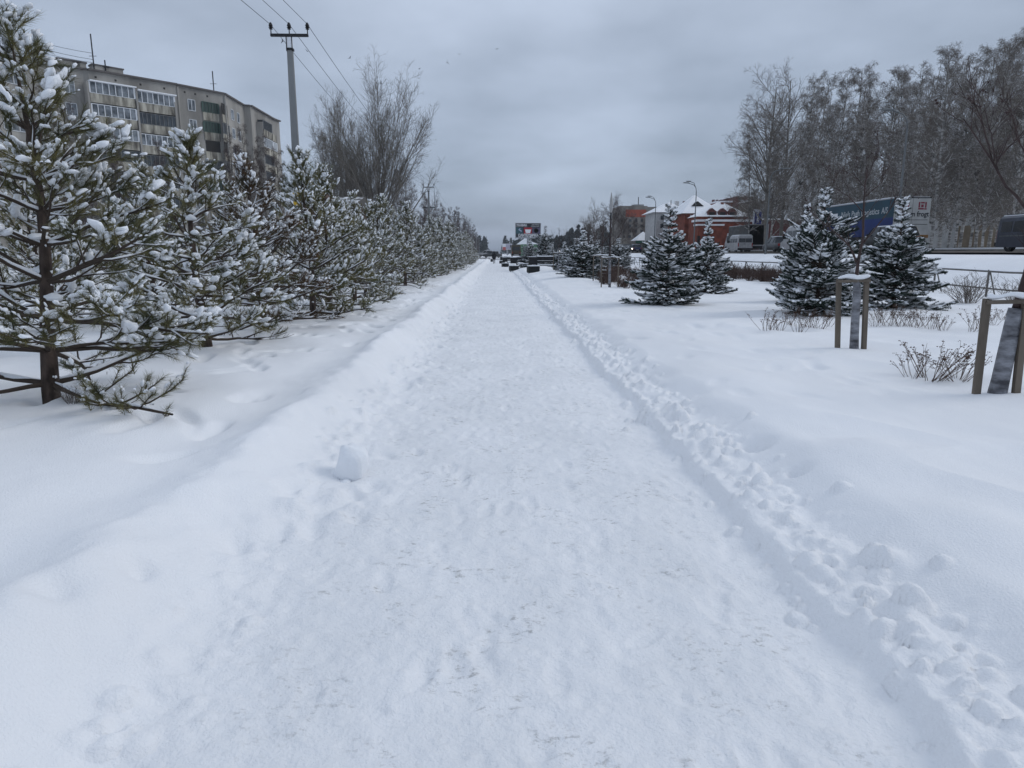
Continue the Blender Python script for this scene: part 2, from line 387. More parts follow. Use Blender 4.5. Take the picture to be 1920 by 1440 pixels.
def path_material():
    m = bpy.data.materials.new('trodden_snow'); m.use_nodes = True; t = m.node_tree; n = t.nodes; l = t.links
    b = n['Principled BSDF']; b.inputs['Roughness'].default_value = 0.75; b.inputs['Specular IOR Level'].default_value = 0.25
    co = n.new('ShaderNodeTexCoord')
    def noise(sc_, st, det, rough=0.55):
        mp = n.new('ShaderNodeMapping'); mp.inputs['Scale'].default_value = st; l.new(co.outputs['Object'], mp.inputs[0])
        q = n.new('ShaderNodeTexNoise'); q.inputs['Scale'].default_value = sc_; q.inputs['Detail'].default_value = det; q.inputs['Roughness'].default_value = rough
        l.new(mp.outputs[0], q.inputs['Vector']); return q.outputs[0]
    def mr(x, a, b_, c=0, d=1):
        q = n.new('ShaderNodeMapRange'); l.new(x, q.inputs[0]); q.inputs[1].default_value = a; q.inputs[2].default_value = b_
        q.inputs[3].default_value = c; q.inputs[4].default_value = d; return q.outputs[0]
    def mt(op, a, b_):
        q = n.new('ShaderNodeMath'); q.operation = op; l.new(a, q.inputs[0])
        if isinstance(b_, float): q.inputs[1].default_value = b_
        else: l.new(b_, q.inputs[1])
        return q.outputs[0]
    patches = mr(noise(3.2, (1, 0.9, 1), 4), 0.51, 0.60)          # where grit shows through
    grit = mr(noise(20, (0.9, 1.3, 1), 8, 0.76), 0.53, 0.64)
    sx_ = n.new('ShaderNodeSeparateXYZ'); l.new(co.outputs['Object'], sx_.inputs[0])
    inside = mt('MULTIPLY', mr(sx_.outputs[0], -1.15, -.75), mr(sx_.outputs[0], 1.38, 1.1))
    fac = mt('MULTIPLY', mt('MULTIPLY', mt('MULTIPLY', patches, grit), inside), 0.62)
    wear = mt('MULTIPLY', mt('MULTIPLY', mr(noise(1.6, (1, 0.6, 1), 5), 0.4, 0.65), inside), 0.45)
    mi0 = n.new('ShaderNodeMix'); mi0.data_type = 'RGBA'; l.new(wear, mi0.inputs[0])
    mi0.inputs[6].default_value = (0.86, 0.87, 0.89, 1); mi0.inputs[7].default_value = (0.70, 0.72, 0.745, 1)
    mi = n.new('ShaderNodeMix'); mi.data_type = 'RGBA'; l.new(fac, mi.inputs[0]); l.new(mi0.outputs[2], mi.inputs[6])
    mi.inputs[7].default_value = (0.26, 0.26, 0.25, 1); l.new(mi.outputs[2], b.inputs['Base Color'])
    bp = n.new('ShaderNodeBump'); bp.inputs['Strength'].default_value = 0.8; bp.inputs['Distance'].default_value = 0.02
    hh = mt('ADD', noise(14, (1, 1, 1), 8, 0.65), mt('MULTIPLY', noise(60, (1, 1, 1), 3), 0.4))
    l.new(hh, bp.inputs['Height']); l.new(bp.outputs[0], b.inputs['Normal'])
    return m
PATHM = path_material()
ground_objects()
# road on the embankment
ASPH = mat('wet_asphalt', (0.10, 0.085, 0.072), 0.6, var=0.35, vscale=0.5, bump=0.2, bscale=8, stretch=(1, 0.15, 1))
g = Geo(); g.add([(21.6, -30, 1.60), (34.2, -30, 1.70), (34.2, 620, 1.70), (21.6, 620, 1.60)], np.array([(0, 1, 2, 3)]))
tag(g.build('road', ASPH), kind='structure')
g = Geo(); g.box(34.2, -30, 1.55, 34.4, 620, 1.83); tag(g.build('kerb', mat('kerb_stone', (0.25, 0.24, 0.22), 0.9, var=0.3)), kind='structure')
g = Geo(); g.box(34.4, -30, 1.6, 35.2, 620, 1.95); tag(g.build('ploughed_snow', SNOW), kind='structure')
g = Geo(); g.add([(-30, 160, 0.36), (21, 160, 0.36), (21, 176, 0.36), (-30, 176, 0.36)], np.array([(0, 1, 2, 3)]))
tag(g.build('side_street', ASPH), kind='structure')

# ------------------------------------------------------------------ plants
def unit(a): return a / (np.linalg.norm(a, axis=-1, keepdims=True) + 1e-9)
def perp(T, rg):
    r = rg.normal(size=T.shape); r -= (r * T).sum(-1, keepdims=True) * T; return unit(r)
def interp(P, Rr, idx, t):
    K = P.shape[1]; f = np.clip(t, 0, 0.9999) * (K - 1); i = f.astype(int); w_ = (f - i)[:, None]
    a = P[idx, i]; b = P[idx, i + 1]
    return a * (1 - w_) + b * w_, unit(b - a), (Rr[idx, i] * (1 - w_[:, 0]) + Rr[idx, i + 1] * w_[:, 0])
def walk(base, d, length, K, trop, wig, rg):
    P = [base]; step = (length / (K - 1))[:, None]; d = d.copy(); p = base
    for k in range(K - 1):
        d = unit(d + rg.normal(size=d.shape) * wig + np.array([0, 0, 1.0]) * (trop[:, None] if hasattr(trop, '__len__') else trop))
        p = p + d * step; P.append(p)
    return np.stack(P, 1)
def taper(r0, r1, K): return r0[:, None] + (r1 - r0)[:, None] * np.linspace(0, 1, K)[None]

def icosphere(sub):
    import bmesh
    bm = bmesh.new(); bmesh.ops.create_icosphere(bm, subdivisions=sub, radius=1); V = np.array([tuple(v.co) for v in bm.verts])
    F = np.array([[v.index for v in f.verts] for f in bm.faces]); bm.free(); return V, F
ICO = {k: icosphere(k) for k in (1, 2, 3)}
def blobs(geo, pos, dirs, la, lb, lc, rg, sub=1, lump=0.22):
    """snow cushions: pos (M,3), long axis dirs, half sizes la lb lc"""
    V, F = ICO[sub]; M = len(pos)
    X = dirs.copy(); X[:, 2] *= 0.75; X = unit(X); Zr = np.tile(np.array([0, 0, 1.0]), (M, 1)); Y = unit(np.cross(Zr, X)); Z = np.cross(X, Y)
    ph = rg.uniform(0, 6.28, (M, 3, 1)); k = rg.normal(size=(M, 3, 3)) * 2.5
    s_ = sum(np.sin(np.einsum('mj,vj->mv', k[:, i], V) + ph[:, i]) for i in range(3)) / 3
    rad = 1 + lump * s_ * 1.6
    vz = V[:, 2].copy(); vz = np.where(vz < 0, vz * 0.45, vz)
    W = rad[:, :, None] * (V[None, :, 0:1] * (la[:, None, None] * X[:, None]) + V[None, :, 1:2] * (lb[:, None, None] * Y[:, None])) + vz[None, :, None] * (lc[:, None, None] * Z[:, None]) * rad[:, :, None]
    W = W + pos[:, None]
    Fa = F[None] + (np.arange(M) * len(V))[:, None, None]
    geo.add(W.reshape(-1, 3), Fa.reshape(-1, 3))
def needles(geo, pos, dirs, n, ln, spread_, back, wid, rg):
    M = len(pos); D = np.repeat(dirs, n, 0); P = np.repeat(pos, n, 0); pr = perp(D, rg)
    a = rg.uniform(0.25, 1.0, (M * n, 1)) * spread_
    d = unit(D * np.cos(a) + pr * np.sin(a)); l_ = ln * rg.uniform(0.7, 1.1, (M * n, 1))
    st = P - D * back * rg.random((M * n, 1)); sd_ = unit(np.cross(d, rg.normal(size=d.shape))) * wid
    V = np.stack([st - sd_, st + sd_, st + d * l_], 1).reshape(-1, 3)
    geo.add(V, np.arange(M * n * 3).reshape(-1, 3))

def pine(seed, H=3.7, hero=False, spread_r=1.95, nm=None, sparse=1.0, pw=1.2):
    rg = np.random.default_rng(seed)
    wood, nd, sn = Geo(), Geo(), Geo()
    K0 = 9; tz = np.linspace(-0.35, H, K0); lean = rg.normal(size=2) * 0.05
    T = np.stack([lean[0] * tz + 0.04 * np.sin(tz * 1.7 + seed), lean[1] * tz + 0.04 * np.cos(tz * 1.3 + seed), tz], 1)[None]
    TR = (0.072 * (1 - tz / (H * 1.02)) ** 0.95 + 0.005)[None]; TR[0, 0] = 0.08
    # main limbs in whorls
    base, dr, ln, rad, trop = [], [], [], [], []
    z = 0.16
    while z < H - 0.14:
        t = z / H; nb = int(rg.integers(5, 8)) if t > 0.1 else 4; a0 = rg.uniform(0, 6.28)
        for k in range(nb):
            a = a0 + k * 6.283 / nb + rg.normal() * 0.25
            Lb = (spread_r * (1 - t ** pw) * (0.70 + 0.30 * min(1, t * 4)) + 0.16) * rg.uniform(0.72, 1.12)
            el = R(2 + 42 * t + rg.normal() * 10)
            f = (z + 0.35) / (H + 0.35) * (K0 - 1); i = int(f); q = f - i; p = T[0, i] * (1 - q) + T[0, min(i + 1, K0 - 1)] * q
            base.append(p); dr.append([math.cos(a) * math.cos(el), math.sin(a) * math.cos(el), math.sin(el)]); ln.append(Lb)
            rad.append(0.010 + 0.013 * Lb * (1 - 0.4 * t)); trop.append(-0.015 + 0.085 * t + rg.normal() * 0.035)
        z += 0.30 * rg.uniform(0.75, 1.2) * (1.1 - 0.35 * t)
    for _u in range(5): base.append(T[0, -1] - np.array([0, 0, .04])); dr.append([rg.normal() * .35, rg.normal() * .35, 1]); ln.append(rg.uniform(.18, .34)); rad.append(0.007); trop.append(0.1)
    base = np.array(base); dr = np.array(dr); ln = np.array(ln); rad = np.array(rad); trop = np.array(trop)
    B1 = walk(base, dr, ln, 8, trop, 0.10, rg); R1 = taper(rad, rad * 0.3, 8)
    # side shoots
    per = np.maximum(3, (ln * 7.5 * sparse).astype(int)); idx = np.repeat(np.arange(len(ln)), per)
    t = rg.uniform(0.24, 1, len(idx)) ** 0.8
    p, tn, r0 = interp(B1, R1, idx, t)
    side = np.cross(tn, np.array([0, 0, 1.0])); side = unit(side) * np.sign(rg.normal(size=(len(idx), 1)))
    d = unit(tn * 0.75 + side * rg.uniform(0.35, 1.0, (len(idx), 1)) + np.array([0, 0, 1]) * rg.normal(0.10, 0.28, (len(idx), 1)))
    l2 = np.clip(ln[idx] * (1 - t) * 0.6 + 0.16, 0.12, 0.6) * rg.uniform(0.7, 1.2, len(idx))
    B2 = walk(p, d, l2, 5, 0.10, 0.12, rg); R2 = taper(np.minimum(r0 * 0.6, 0.010), np.full(len(idx), 0.0035), 5)
    # tufts: at limb tips, shoot tips and short shoots on them
    per3 = np.maximum(1, (l2 * 7 * sparse).astype(int)); i3 = np.repeat(np.arange(len(idx)), per3); t3 = rg.uniform(0.3, 1, len(i3))
    p3, tn3, r3 = interp(B2, R2, i3, t3)
    d3 = unit(tn3 + perp(tn3, rg) * rg.uniform(0.3, 0.9, (len(i3), 1)) + np.array([0, 0, 0.25]))
    l3 = rg.uniform(0.07, 0.17, len(i3)); B3 = walk(p3, d3, l3, 3, 0.12, 0.1, rg)
    R3 = taper(np.full(len(i3), 0.004), np.full(len(i3), 0.003), 3)
    wood.tubes(T, TR, 10); gw = Geo()
    gw.tubes(B1, R1, 6); gw.tubes(B2, R2, 4); gw.tubes(B3, R3, 3)
    tp = np.concatenate([B1[:, -1], B2[:, -1], B3[:, -1]]); td = np.concatenate([unit(B1[:, -1] - B1[:, -2]), unit(B2[:, -1] - B2[:, -2]), unit(B3[:, -1] - B3[:, -2])])
    ok = tp[:, 2] > 0.12; tp = tp[ok]; td = td[ok]
    needles(nd, tp + td * 0.02, td, 70 if hero else 46, 0.092, R(62), 0.20, 0.0018 if hero else 0.0028, rg)
    # snow cushions
    keep = rg.random(len(tp)) < (0.26 + 0.26 * sst(0.2, 1.4, tp[:, 2]))
    sp, sd_ = tp[keep], td[keep]; m = len(sp); big = rg.random(m) ** 2.2
    la = 0.026 + 0.050 * big ** 1.3; lb = la * rg.uniform(0.5, 0.85, m); lc = la * rg.uniform(0.42, 0.68, m)
    blobs(sn, sp + sd_ * 0.015 + np.array([0, 0, 0.028]), sd_, la, lb, lc, rg, 2 if hero else 1, 0.38)
    # a second, overlapping lump on some, so that cushions join up
    for _q in range(2):
      kk = rg.random(m) < 0.5
      blobs(sn, sp[kk] - sd_[kk] * 0.07 + np.array([0, 0, 0.035]) + rg.normal(size=(kk.sum(), 3)) * 0.026, sd_[kk], la[kk] * 0.8, lb[kk] * 0.8, lc[kk] * 0.8, rg, 2 if hero else 1, 0.3)
    # fine frosting among the needles
    fq = rg.random(len(tp)) < 0.42; nf = fq.sum()
    for _q in range(2):
        fr = 0.011 + 0.017 * rg.random(nf) ** 2
        blobs(sn, tp[fq] + td[fq] * rg.uniform(-.08, .06, (nf, 1)) + perp(td[fq], rg) * np.array([1, 1, .4]) * rg.uniform(.01, .05, (nf, 1)) + np.array([0, 0, .012]), td[fq], fr * 1.5, fr, fr * .75, rg, 1, 0.3)
    # snow lying along limbs where they are not steep
    for Bm, Rm, pr in ((B1, R1, 0.85), (B2, R2, 0.6)):
        s2 = (np.abs(unit(Bm[:, -1] - Bm[:, 0])[:, 2]) < 0.72) & (rg.random(len(Bm)) < pr)
        sn.tubes(Bm[s2] + np.array([0, 0, 1]) * (Rm[s2][:, :, None] * 1.05 + 0.004), (Rm[s2] * 0.8 + 0.004) * np.clip(rg.uniform(-0.35, 1.45, Rm[s2].shape), 0.05, 1.3), 5)
    # snow in the forks at the trunk
    wz = rg.uniform(0.4, H * 0.8, 6); wp = np.stack([lean[0] * wz, lean[1] * wz, wz + 0.05], 1) + rg.normal(size=(6, 3)) * np.array([.05, .05, 0])
    blobs(sn, wp, unit(rg.normal(size=(6, 3)) * np.array([1, 1, .1])), rg.uniform(.06, .11, 6), rg.uniform(.05, .08, 6), rg.uniform(.04, .06, 6), rg, 2, 0.25)
    tq = rg.uniform(.15, H * .6, 26); aq = rg.uniform(0, 6.28, 26); rq = 0.066 * (1 - tq / H)      # wind-blown snow stuck in the bark
    blobs(sn, np.stack([lean[0] * tq + 0.04 * np.sin(tq * 1.7 + seed) + rq * np.cos(aq), lean[1] * tq + 0.04 * np.cos(tq * 1.3 + seed) + rq * np.sin(aq), tq], 1),
          np.stack([-np.sin(aq), np.cos(aq), aq * 0], 1), rg.uniform(.012, .03, 26), rg.uniform(.008, .014, 26), rg.uniform(.02, .05, 26), rg, 1, .3)
    return wood.mesh('trunk', BARK, True), gw.mesh('branches', TWIG, True), nd.mesh('needles', nm or NEED, False), sn.mesh('snow_cover', SNOWB, True)
def place_tree(name, meshes, pnames, label, cat, loc, rz, scale, group):
    o = thing(name, label, cat, loc, rz, group); o.scale = scale if hasattr(scale, '__len__') else (scale,) * 3
    for me, pn in zip(meshes, pnames):
        c = bpy.data.objects.new(pn, me); COL.objects.link(c); c.parent = o
    return o
PINE_PARTS = ('trunk', 'branches', 'needles', 'snow_cover')
hero1 = pine(11, 3.3, True, 2.0, pw=0.72); hero2 = pine(23, 2.95, True, 1.95, pw=0.8)
pv = [pine(31, 3.1, spread_r=1.9, pw=.85), pine(42, 2.85, spread_r=1.7, pw=.95), pine(53, 3.35, spread_r=1.75, pw=.8), pine(64, 2.9, spread_r=2.0, pw=.8), pine(86, 3.2, spread_r=1.6, pw=.75, sparse=.75)]
rust = pine(75, 2.95, nm=NEEDB, spread_r=1.7, sparse=0.85)
row = [(-4.05, 6.25, hero1, 0.4, (1, 1, .93)), (-4.2, 9.9, hero2, 2.0, (1, 1, .9)), (-4.15, 12.4, rust, 1.0, (.95, .95, .88)), (-3.95, 14.9, pv[0], 0.3, 1.0)]
y = 17.0; k = 0
while y < 112:
    row.append((-4.0 + random.uniform(-.2, .2), y, pv[(k * 2 + k // 3) % 5], random.uniform(0, 6.28), random.uniform(0.78, 1.08) * (1 + 0.0010 * y)))
    y += random.uniform(2.3, 3.0); k += 1
for i, (x, y, ms, rz, s_) in enumerate(row):
    lb = {0: 'nearest big snowy pine at the left edge with a thick bare trunk base',
          1: 'second snowy pine from the camera with low side branches sweeping to the path',
          2: 'rusty brown needled snowy pine between the greener pines'}.get(i,
          'snow covered young pine, %s from the camera in the row beside the path' % ordinal(i))
    place_tree('pine_tree', ms, PINE_PARTS, lb, 'tree', (x, y, gz(x, y) - 0.02), rz, s_, 'snowy pines in a row left of the path')

# second, looser row behind
y = 8.2; k = 0; back = []
while y < 84:
    back.append((-7.6 + random.uniform(-.5, .5), y)); y += random.uniform(3.4, 4.8)
for i, (x, y) in enumerate(back):
    place_tree('pine_tree', pv[(i * 3 + 1) % 4], PINE_PARTS, 'snowy pine of the rear row, %s from the near end, behind the front pines' % ordinal(i), 'tree',
               (x, y, gz(x, y) - 0.02), random.uniform(0, 6.28), random.uniform(0.8, 1.0), 'pines in the rear row')

# spruces ---------------------------------------------------------------
def spruce(seed, H=2.9, Rb=1.25, squat=False, thin=False):
    rg = np.random.default_rng(seed); wood, nd, sn = Geo(), Geo(), Geo()
    tz = np.linspace(-0.2, H, 8); T = np.stack([tz * 0, tz * 0, tz], 1)[None]; TR = (0.055 * (1 - tz / (H * 1.05)) + 0.006)[None]
    wood.tubes(T, TR, 8)
    base, dr, ln = [], [], []; z = 0.10; a0 = 0
    while z < H - 0.12:
        t = z / H; nb = int((10 if t < 0.6 else 6) * (0.7 if thin else 1)); a0 += 1.1
        for k in range(nb):
            a = a0 + k * 6.283 / nb + rg.normal() * 0.16
            Lb = (Rb * (1 - t) ** (0.42 if squat else 0.62) * (1 - (0.84 if squat else 0.76) * float(sst(0.60 if squat else 0.42, 0.78 if squat else 0.74, t))) * (0.86 + 0.14 * min(1, t * 8)) * (1 + 0.16 * math.sin(3 * (a + seed)) * math.sin(5 * t + seed)) + 0.06) * rg.uniform(0.66, 1.06)
            el = R(-8 + 38 * t + rg.normal() * 6); base.append((0, 0, z + rg.normal() * 0.03))
            dr.append([math.cos(a) * math.cos(el), math.sin(a) * math.cos(el), math.sin(el)]); ln.append(Lb)
        z += (0.125 + 0.05 * t) * rg.uniform(0.85, 1.15) * (1.5 if thin else 1)
    base = np.array(base, float); dr = np.array(dr); ln = np.array(ln)
    B1 = walk(base, dr, ln, 7, 0.035, 0.05, rg); R1 = taper(0.006 + 0.009 * ln, np.full(len(ln), 0.004), 7)
    per = np.maximum(5, (ln * 22).astype(int)); idx = np.repeat(np.arange(len(ln)), per); t = rg.uniform(0.22, 1, len(idx)) ** 0.85
    p, tn, r0 = interp(B1, R1, idx, t); side = unit(np.cross(tn, np.array([0, 0, 1.0]))) * np.sign(rg.normal(size=(len(idx), 1)))
    d = unit(tn * 0.95 + side * 0.75 + np.array([0, 0, 1]) * rg.normal(-0.02, 0.14, (len(idx), 1)))
    l2 = np.clip(ln[idx] * (1 - t) * 0.55 + 0.10, 0.08, 0.42) * rg.uniform(0.7, 1.15, len(idx))
    B2 = walk(p, d, l2, 4, 0.02, 0.06, rg); R2 = taper(np.full(len(idx), 0.004), np.full(len(idx), 0.002), 4)
    gw = Geo(); gw.tubes(B1, R1, 5); gw.tubes(B2, R2, 3)
    # brushy needles along every shoot
    for Bm, dens in ((B1, 46), (B2, 70)):
        Lm = np.linalg.norm(Bm[:, -1] - Bm[:, 0], axis=1); cnt = np.maximum(4, (Lm * dens).astype(int)); ii = np.repeat(np.arange(len(Bm)), cnt)
        tt = rg.uniform(0.12 if dens == 70 else 0.3, 1, len(ii)); pp, tt_, _ = interp(Bm, np.zeros(Bm.shape[:2]), ii, tt)
        needles(nd, pp, tt_, 6, 0.046, R(78), 0.03, 0.0052, rg)
    # snow pads along the shoots: flattened tubes, broken up
    keep = rg.random(len(B2)) < 0.25 + 1.1 * (0.5 + fbm(B2[:, 0, 0] * 3 + B2[:, 0, 2] * 2, B2[:, 0, 1] * 3 + B2[:, 0, 2] * 3, 2, 5)) - .15; C = B2[keep]; m = len(C)
    sn.tubes(C + np.array([0, 0, 0.016]), (np.array([0.4, 1.0, 1.1, 0.35])[None] * (0.007 + 0.042 * rg.random((m, 1)) ** 1.6) * rg.uniform(.5, 1.3, (m, 4))), 6, squash=0.75)
    keep = rg.random(len(B1)) < 0.6; C = B1[keep][:, 2:]; m = len(C)
    sn.tubes(C + np.array([0, 0, 0.02]), np.array([0.3, 0.9, 1, 0.9, 0.4])[None] * rg.uniform(0.012, 0.034, (m, 1)), 6, squash=0.7)
    tipk = rg.random(len(B1)) < 0.7; tp = B1[tipk][:, -2]; td = unit(B1[tipk][:, -1] - B1[tipk][:, -2]); m = len(tp)
    la = rg.uniform(0.04, 0.14, m) * (0.7 + 0.5 * ln[tipk] / Rb); blobs(sn, tp + np.array([0, 0, 0.02]), td, la, la * 0.6, la * 0.36, rg, 1, 0.3)
    out = [wood.mesh('trunk', BARK, True), gw.mesh('branches', TWIG, True), nd.mesh('needles', SPRN), sn.mesh('snow_cover', SNOWB, True)]
    return out
SPR = [spruce(5, 2.95, 1.25), spruce(6, 2.9, 1.35, squat=True), spruce(8, 2.9, 0.7, thin=True)]
def spr(px, py, k, H, label, rz, w_=1.0, zoff=0.0, group='snowy spruces on the right lawn'):
    p = onz(px, py, 0.30); z = gz(p.x, p.y); p = onz(px, py, z)
    s_ = H * 0.9 / 2.92
    return place_tree('spruce_tree', SPR[k], PINE_PARTS, label, 'tree', (p.x, p.y, gz(p.x, p.y) - 0.03), rz, (s_ * w_ * 1.25, s_ * w_ * 1.25, s_), group)
spr(1250, 570, 0, 2.95, 'broad snowy spruce nearest the path, with a bare leader at its top', 0.5, 0.82)
spr(1322, 548, 0, 2.9, 'slimmer snowy spruce standing close behind the broad one nearest the path', 2.5, 0.75)
spr(1530, 586, 1, 3.1, 'wide snowy spruce right behind the staked sapling', 1.2, 0.66)
spr(1500, 566, 0, 3.1, 'snowy spruce half hidden behind the wide one, white van beyond it', 4.0, 0.55)
spr(1674, 576, 0, 3.1, 'snowy spruce at the right of the big group, in front of the white trailer', 2.9, 0.80)
for i, (px, py, k, H, w_) in enumerate(((1092, 522, 0, 2.6, 1.0), (1080, 514, 1, 2.5, 1.0), (1108, 513, 0, 2.9, 0.9), (1158, 510, 1, 2.7, 0.9), (1058, 508, 0, 2.4, 1.0), (1120, 505, 1, 2.8, 1.0))):
    spr(px, py, k, H, 'distant snowy spruce in the clump beyond the staked saplings, %s from its left' % ordinal(sorted((1092, 1080, 1108, 1158, 1058, 1120)).index(px)), px, w_, group='spruces in the far clump')
spr(993, 499, 0, 3.0, 'snowy spruce under the left part of the big billboard', 1.0, 0.8, group='spruces behind the benches')
spr(1022, 499, 1, 4.3, 'tall pointed spruce just right of the big billboard', 2.0, 0.5, group='spruces behind the benches')
spr(1035, 500, 0, 2.4, 'low snowy spruce behind the nearest bench', 3.3, 0.95, group='spruces behind the benches')

# bare trees --------------------------------------------------------------
def bare(seed, H, style):
    rg = np.random.default_rng(seed); wood, tw = Geo(), Geo()
    K0 = 9; tz = np.linspace(0, 1, K0); ln = rg.normal(size=2) * 0.03 * H
    T = np.stack([ln[0] * tz ** 1.5 + 0.012 * H * np.sin(tz * 5 + seed), ln[1] * tz ** 1.5, tz * H - 0.2], 1)[None]
    if style == 'birch': r0 = 0.0085 * H; cfg = dict(n1=54, t0=.09, l1=.27, a1=(28, 55), tr1=.03, n2=9, n3=5, n4=3, droop=-.10)
    if style == 'droop': r0 = 0.009 * H; cfg = dict(n1=50, t0=.12, l1=.27, a1=(30, 60), tr1=.0, n2=9, n3=6, n4=3, droop=-.24)
    if style == 'vase': r0 = 0.016 * H; cfg = dict(n1=46, t0=.12, l1=.76, a1=(2, 46), tr1=.03, n2=15, n3=7, n4=2, droop=.07)
    if style == 'round': r0 = 0.013 * H; cfg = dict(n1=26, t0=.16, l1=.42, a1=(25, 60), tr1=.05, n2=12, n3=6, n4=3, droop=.03)
    if style == 'vase': T[0, :, :2] *= .3; T[0, :, 2] = tz * H * 0.42 - 0.2
    TR = (r0 * (1 - tz * 0.9) ** 0.9 + 0.008)[None]; wood.tubes(T, TR, 7)
    n1 = cfg['n1']; t = np.sort(rg.uniform(cfg['t0'], 0.98, n1)); idx = np.zeros(n1, int)
    p, tn, rr_ = interp(T, TR, idx, t); a = R(1) * rg.uniform(*cfg['a1'], n1)[:, None]
    d = unit(tn * np.cos(a) + perp(tn, rg) * np.sin(a)); l1 = cfg['l1'] * H * (1 - 0.72 * t) * rg.uniform(0.7, 1.15, n1)
    if style == 'vase': l1 = cfg['l1'] * H * (1 - 0.30 * a[:, 0] / R(46)) * rg.uniform(0.88, 1.04, n1)
    if style == 'round': l1 = cfg['l1'] * H * (1 - 0.35 * t) * rg.uniform(0.75, 1.1, n1)
    B1 = walk(p, d, l1, 7, cfg['tr1'], 0.07, rg); R1 = taper(np.minimum(rr_ * 0.6, 0.004 * l1 + 0.02 + 0.008 * l1), np.full(n1, 0.010), 7); wood.tubes(B1, R1, 5)
    def nxt(B, Rr, n, tlo, frac, K, rmax, rend, trop, ns, wig=0.12, amin=25, amax=60):
        Ls = np.linalg.norm(B[:, -1] - B[:, 0], axis=1); ii = np.repeat(np.arange(len(B)), n); tt = rg.uniform(tlo, 1, len(ii))
        p, tn, r_ = interp(B, Rr, ii, tt); a = R(1) * rg.uniform(amin, amax, (len(ii), 1)); d = unit(tn * np.cos(a) + perp(tn, rg) * np.sin(a))
        l_ = np.maximum(frac * Ls[ii] * (1 - 0.5 * tt) * rg.uniform(0.6, 1.2, len(ii)), 0.25)
        Bn = walk(p, d, l_, K, trop, wig, rg); Rn = taper(np.minimum(r_ * 0.7, rmax), np.full(len(ii), rend), K); tw.tubes(Bn, Rn, ns); return Bn, Rn
    up_ = style == 'vase'
    B2, R2 = nxt(B1, R1, cfg['n2'], 0.25 if up_ else 0.15, 0.36 if up_ else 0.5, 5, 0.022, 0.008, cfg['droop'] * 0.3 + (.06 if up_ else .02), 4, amin=12 if up_ else 25, amax=42 if up_ else 60)
    B3, R3 = nxt(B2, R2, cfg['n3'], 0.15, 0.62, 4, 0.012, 0.006, cfg['droop'], 3, 0.14)
    B4, R4 = nxt(B3, R3, cfg['n4'], 0.2, 0.75, 3, 0.0085, 0.005, cfg['droop'] * 1.6, 3, 0.15)
    return wood, tw
def bare_meshes(seed, H, style, wm, tm):
    a, b = bare(seed, H, style); return a.mesh('trunk', wm, True), b.mesh('crown', tm, False)
BP = ('trunk', 'crown')
birch = [bare_meshes(100 + i, 17, st, BIRCHB, TWG_W) for i, st in enumerate(('birch', 'birch', 'droop', 'birch', 'droop', 'birch'))]
darkb = [bare_meshes(200 + i, 14, st, GREYB, TWG_D) for i, st in enumerate(('droop', 'birch', 'round'))]
vase = [bare_meshes(305, 16, 'vase', GREYB, TWG_G), bare_meshes(301, 16, 'vase', GREYB, TWG_G)]
roundt = [bare_meshes(310, 15, 'round', GREYB, TWG_W), bare_meshes(311, 15, 'round', GREYB, TWG_G)]
def bt(px, Y, top, ms, Hm, label, group, name='bare_tree', wsc=1.0, zb=None, rz=None):
    x = at(px, 474, Y).x; zt = at(px, top, Y).z; zb = gz(x, Y) - 0.1 if zb is None else zb
    k = (zt - zb) / Hm; rz = random.uniform(0, 6.28) if rz is None else rz
    return place_tree(name, ms, BP, label, 'tree', (x, Y, zb), rz, (k * wsc, k * wsc, k), group)
# birch grove by the road on the right: picture column, distance, picture height of the top
grove = [(1402, 92, 236, 2, .8), (1432, 88, 178, 'r', 1.0), (1462, 96, 165, 'r', .9), (1486, 78, 150, 1, .9), (1512, 92, 146, 3, 1.), (1530, 74, 172, 4, .9), (1556, 84, 148, 0, 1.),
         (1578, 98, 138, 2, 1.), (1596, 72, 175, 5, .9), (1618, 90, 150, 1, 1.), (1640, 80, 135, 4, 1.), (1652, 100, 140, 0, 1.), (1676, 70, 150, 2, .9), (1690, 86, 128, 3, 1.),
         (1712, 96, 120, 5, 1.), (1730, 66, 112, 1, .9), (1744, 58, 100, 0, .95), (1762, 82, 105, 4, 1.), (1778, 70, 112, 3, .9), (1786, 58, 125, 5, .8), (1800, 90, 100, 2, 1.),
         (1815, 64, 108, 1, .8), (1826, 76, 92, 0, 1.), (1838, 56, 100, 3, .8), (1850, 86, 80, 4, 1.), (1862, 62, 88, 5, .8), (1878, 72, 66, 2, 1.), (1890, 54, 70, 0, .85),
         (1902, 80, 52, 1, 1.), (1916, 60, 48, 3, .9), (1934, 70, 45, 4, 1.), (1950, 56, 40, 5, .9), (1970, 66, 50, 0, 1.),
         (1446, 108, 215, 5, .9), (1500, 112, 190, 0, 1.), (1545, 110, 180, 3, 1.), (1602, 115, 170, 4, 1.), (1664, 112, 165, 1, 1.), (1725, 112, 150, 5, 1.)]
grove.sort()
for i, (px, Y, top, k, ws) in enumerate(grove):
    ms, Hm = (roundt[0], 14.2) if k == 'r' else (birch[k], 16.9)
    bt(px, Y, top, ms, Hm, 'frosted bare birch in the roadside grove, %s from the left edge of the grove' % ordinal(i), 'bare birches in the roadside grove',
       'birch_tree', ws, zb=1.75)
bt(708, 68, 176, vase[0], 14.6, 'large fan shaped bare tree standing above the pine row, tallest in the middle left', 'big bare trees left of the path', wsc=0.85, rz=0.6)
bt(640, 72, 232, vase[1], 14.6, 'smaller fan shaped bare tree just left of the tallest one', 'big bare trees left of the path', wsc=0.72, rz=2.0)
bt(622, 80, 262, birch[2], 16.9, 'pale drooping birch behind the fan shaped bare trees', 'big bare trees left of the path', wsc=0.9)
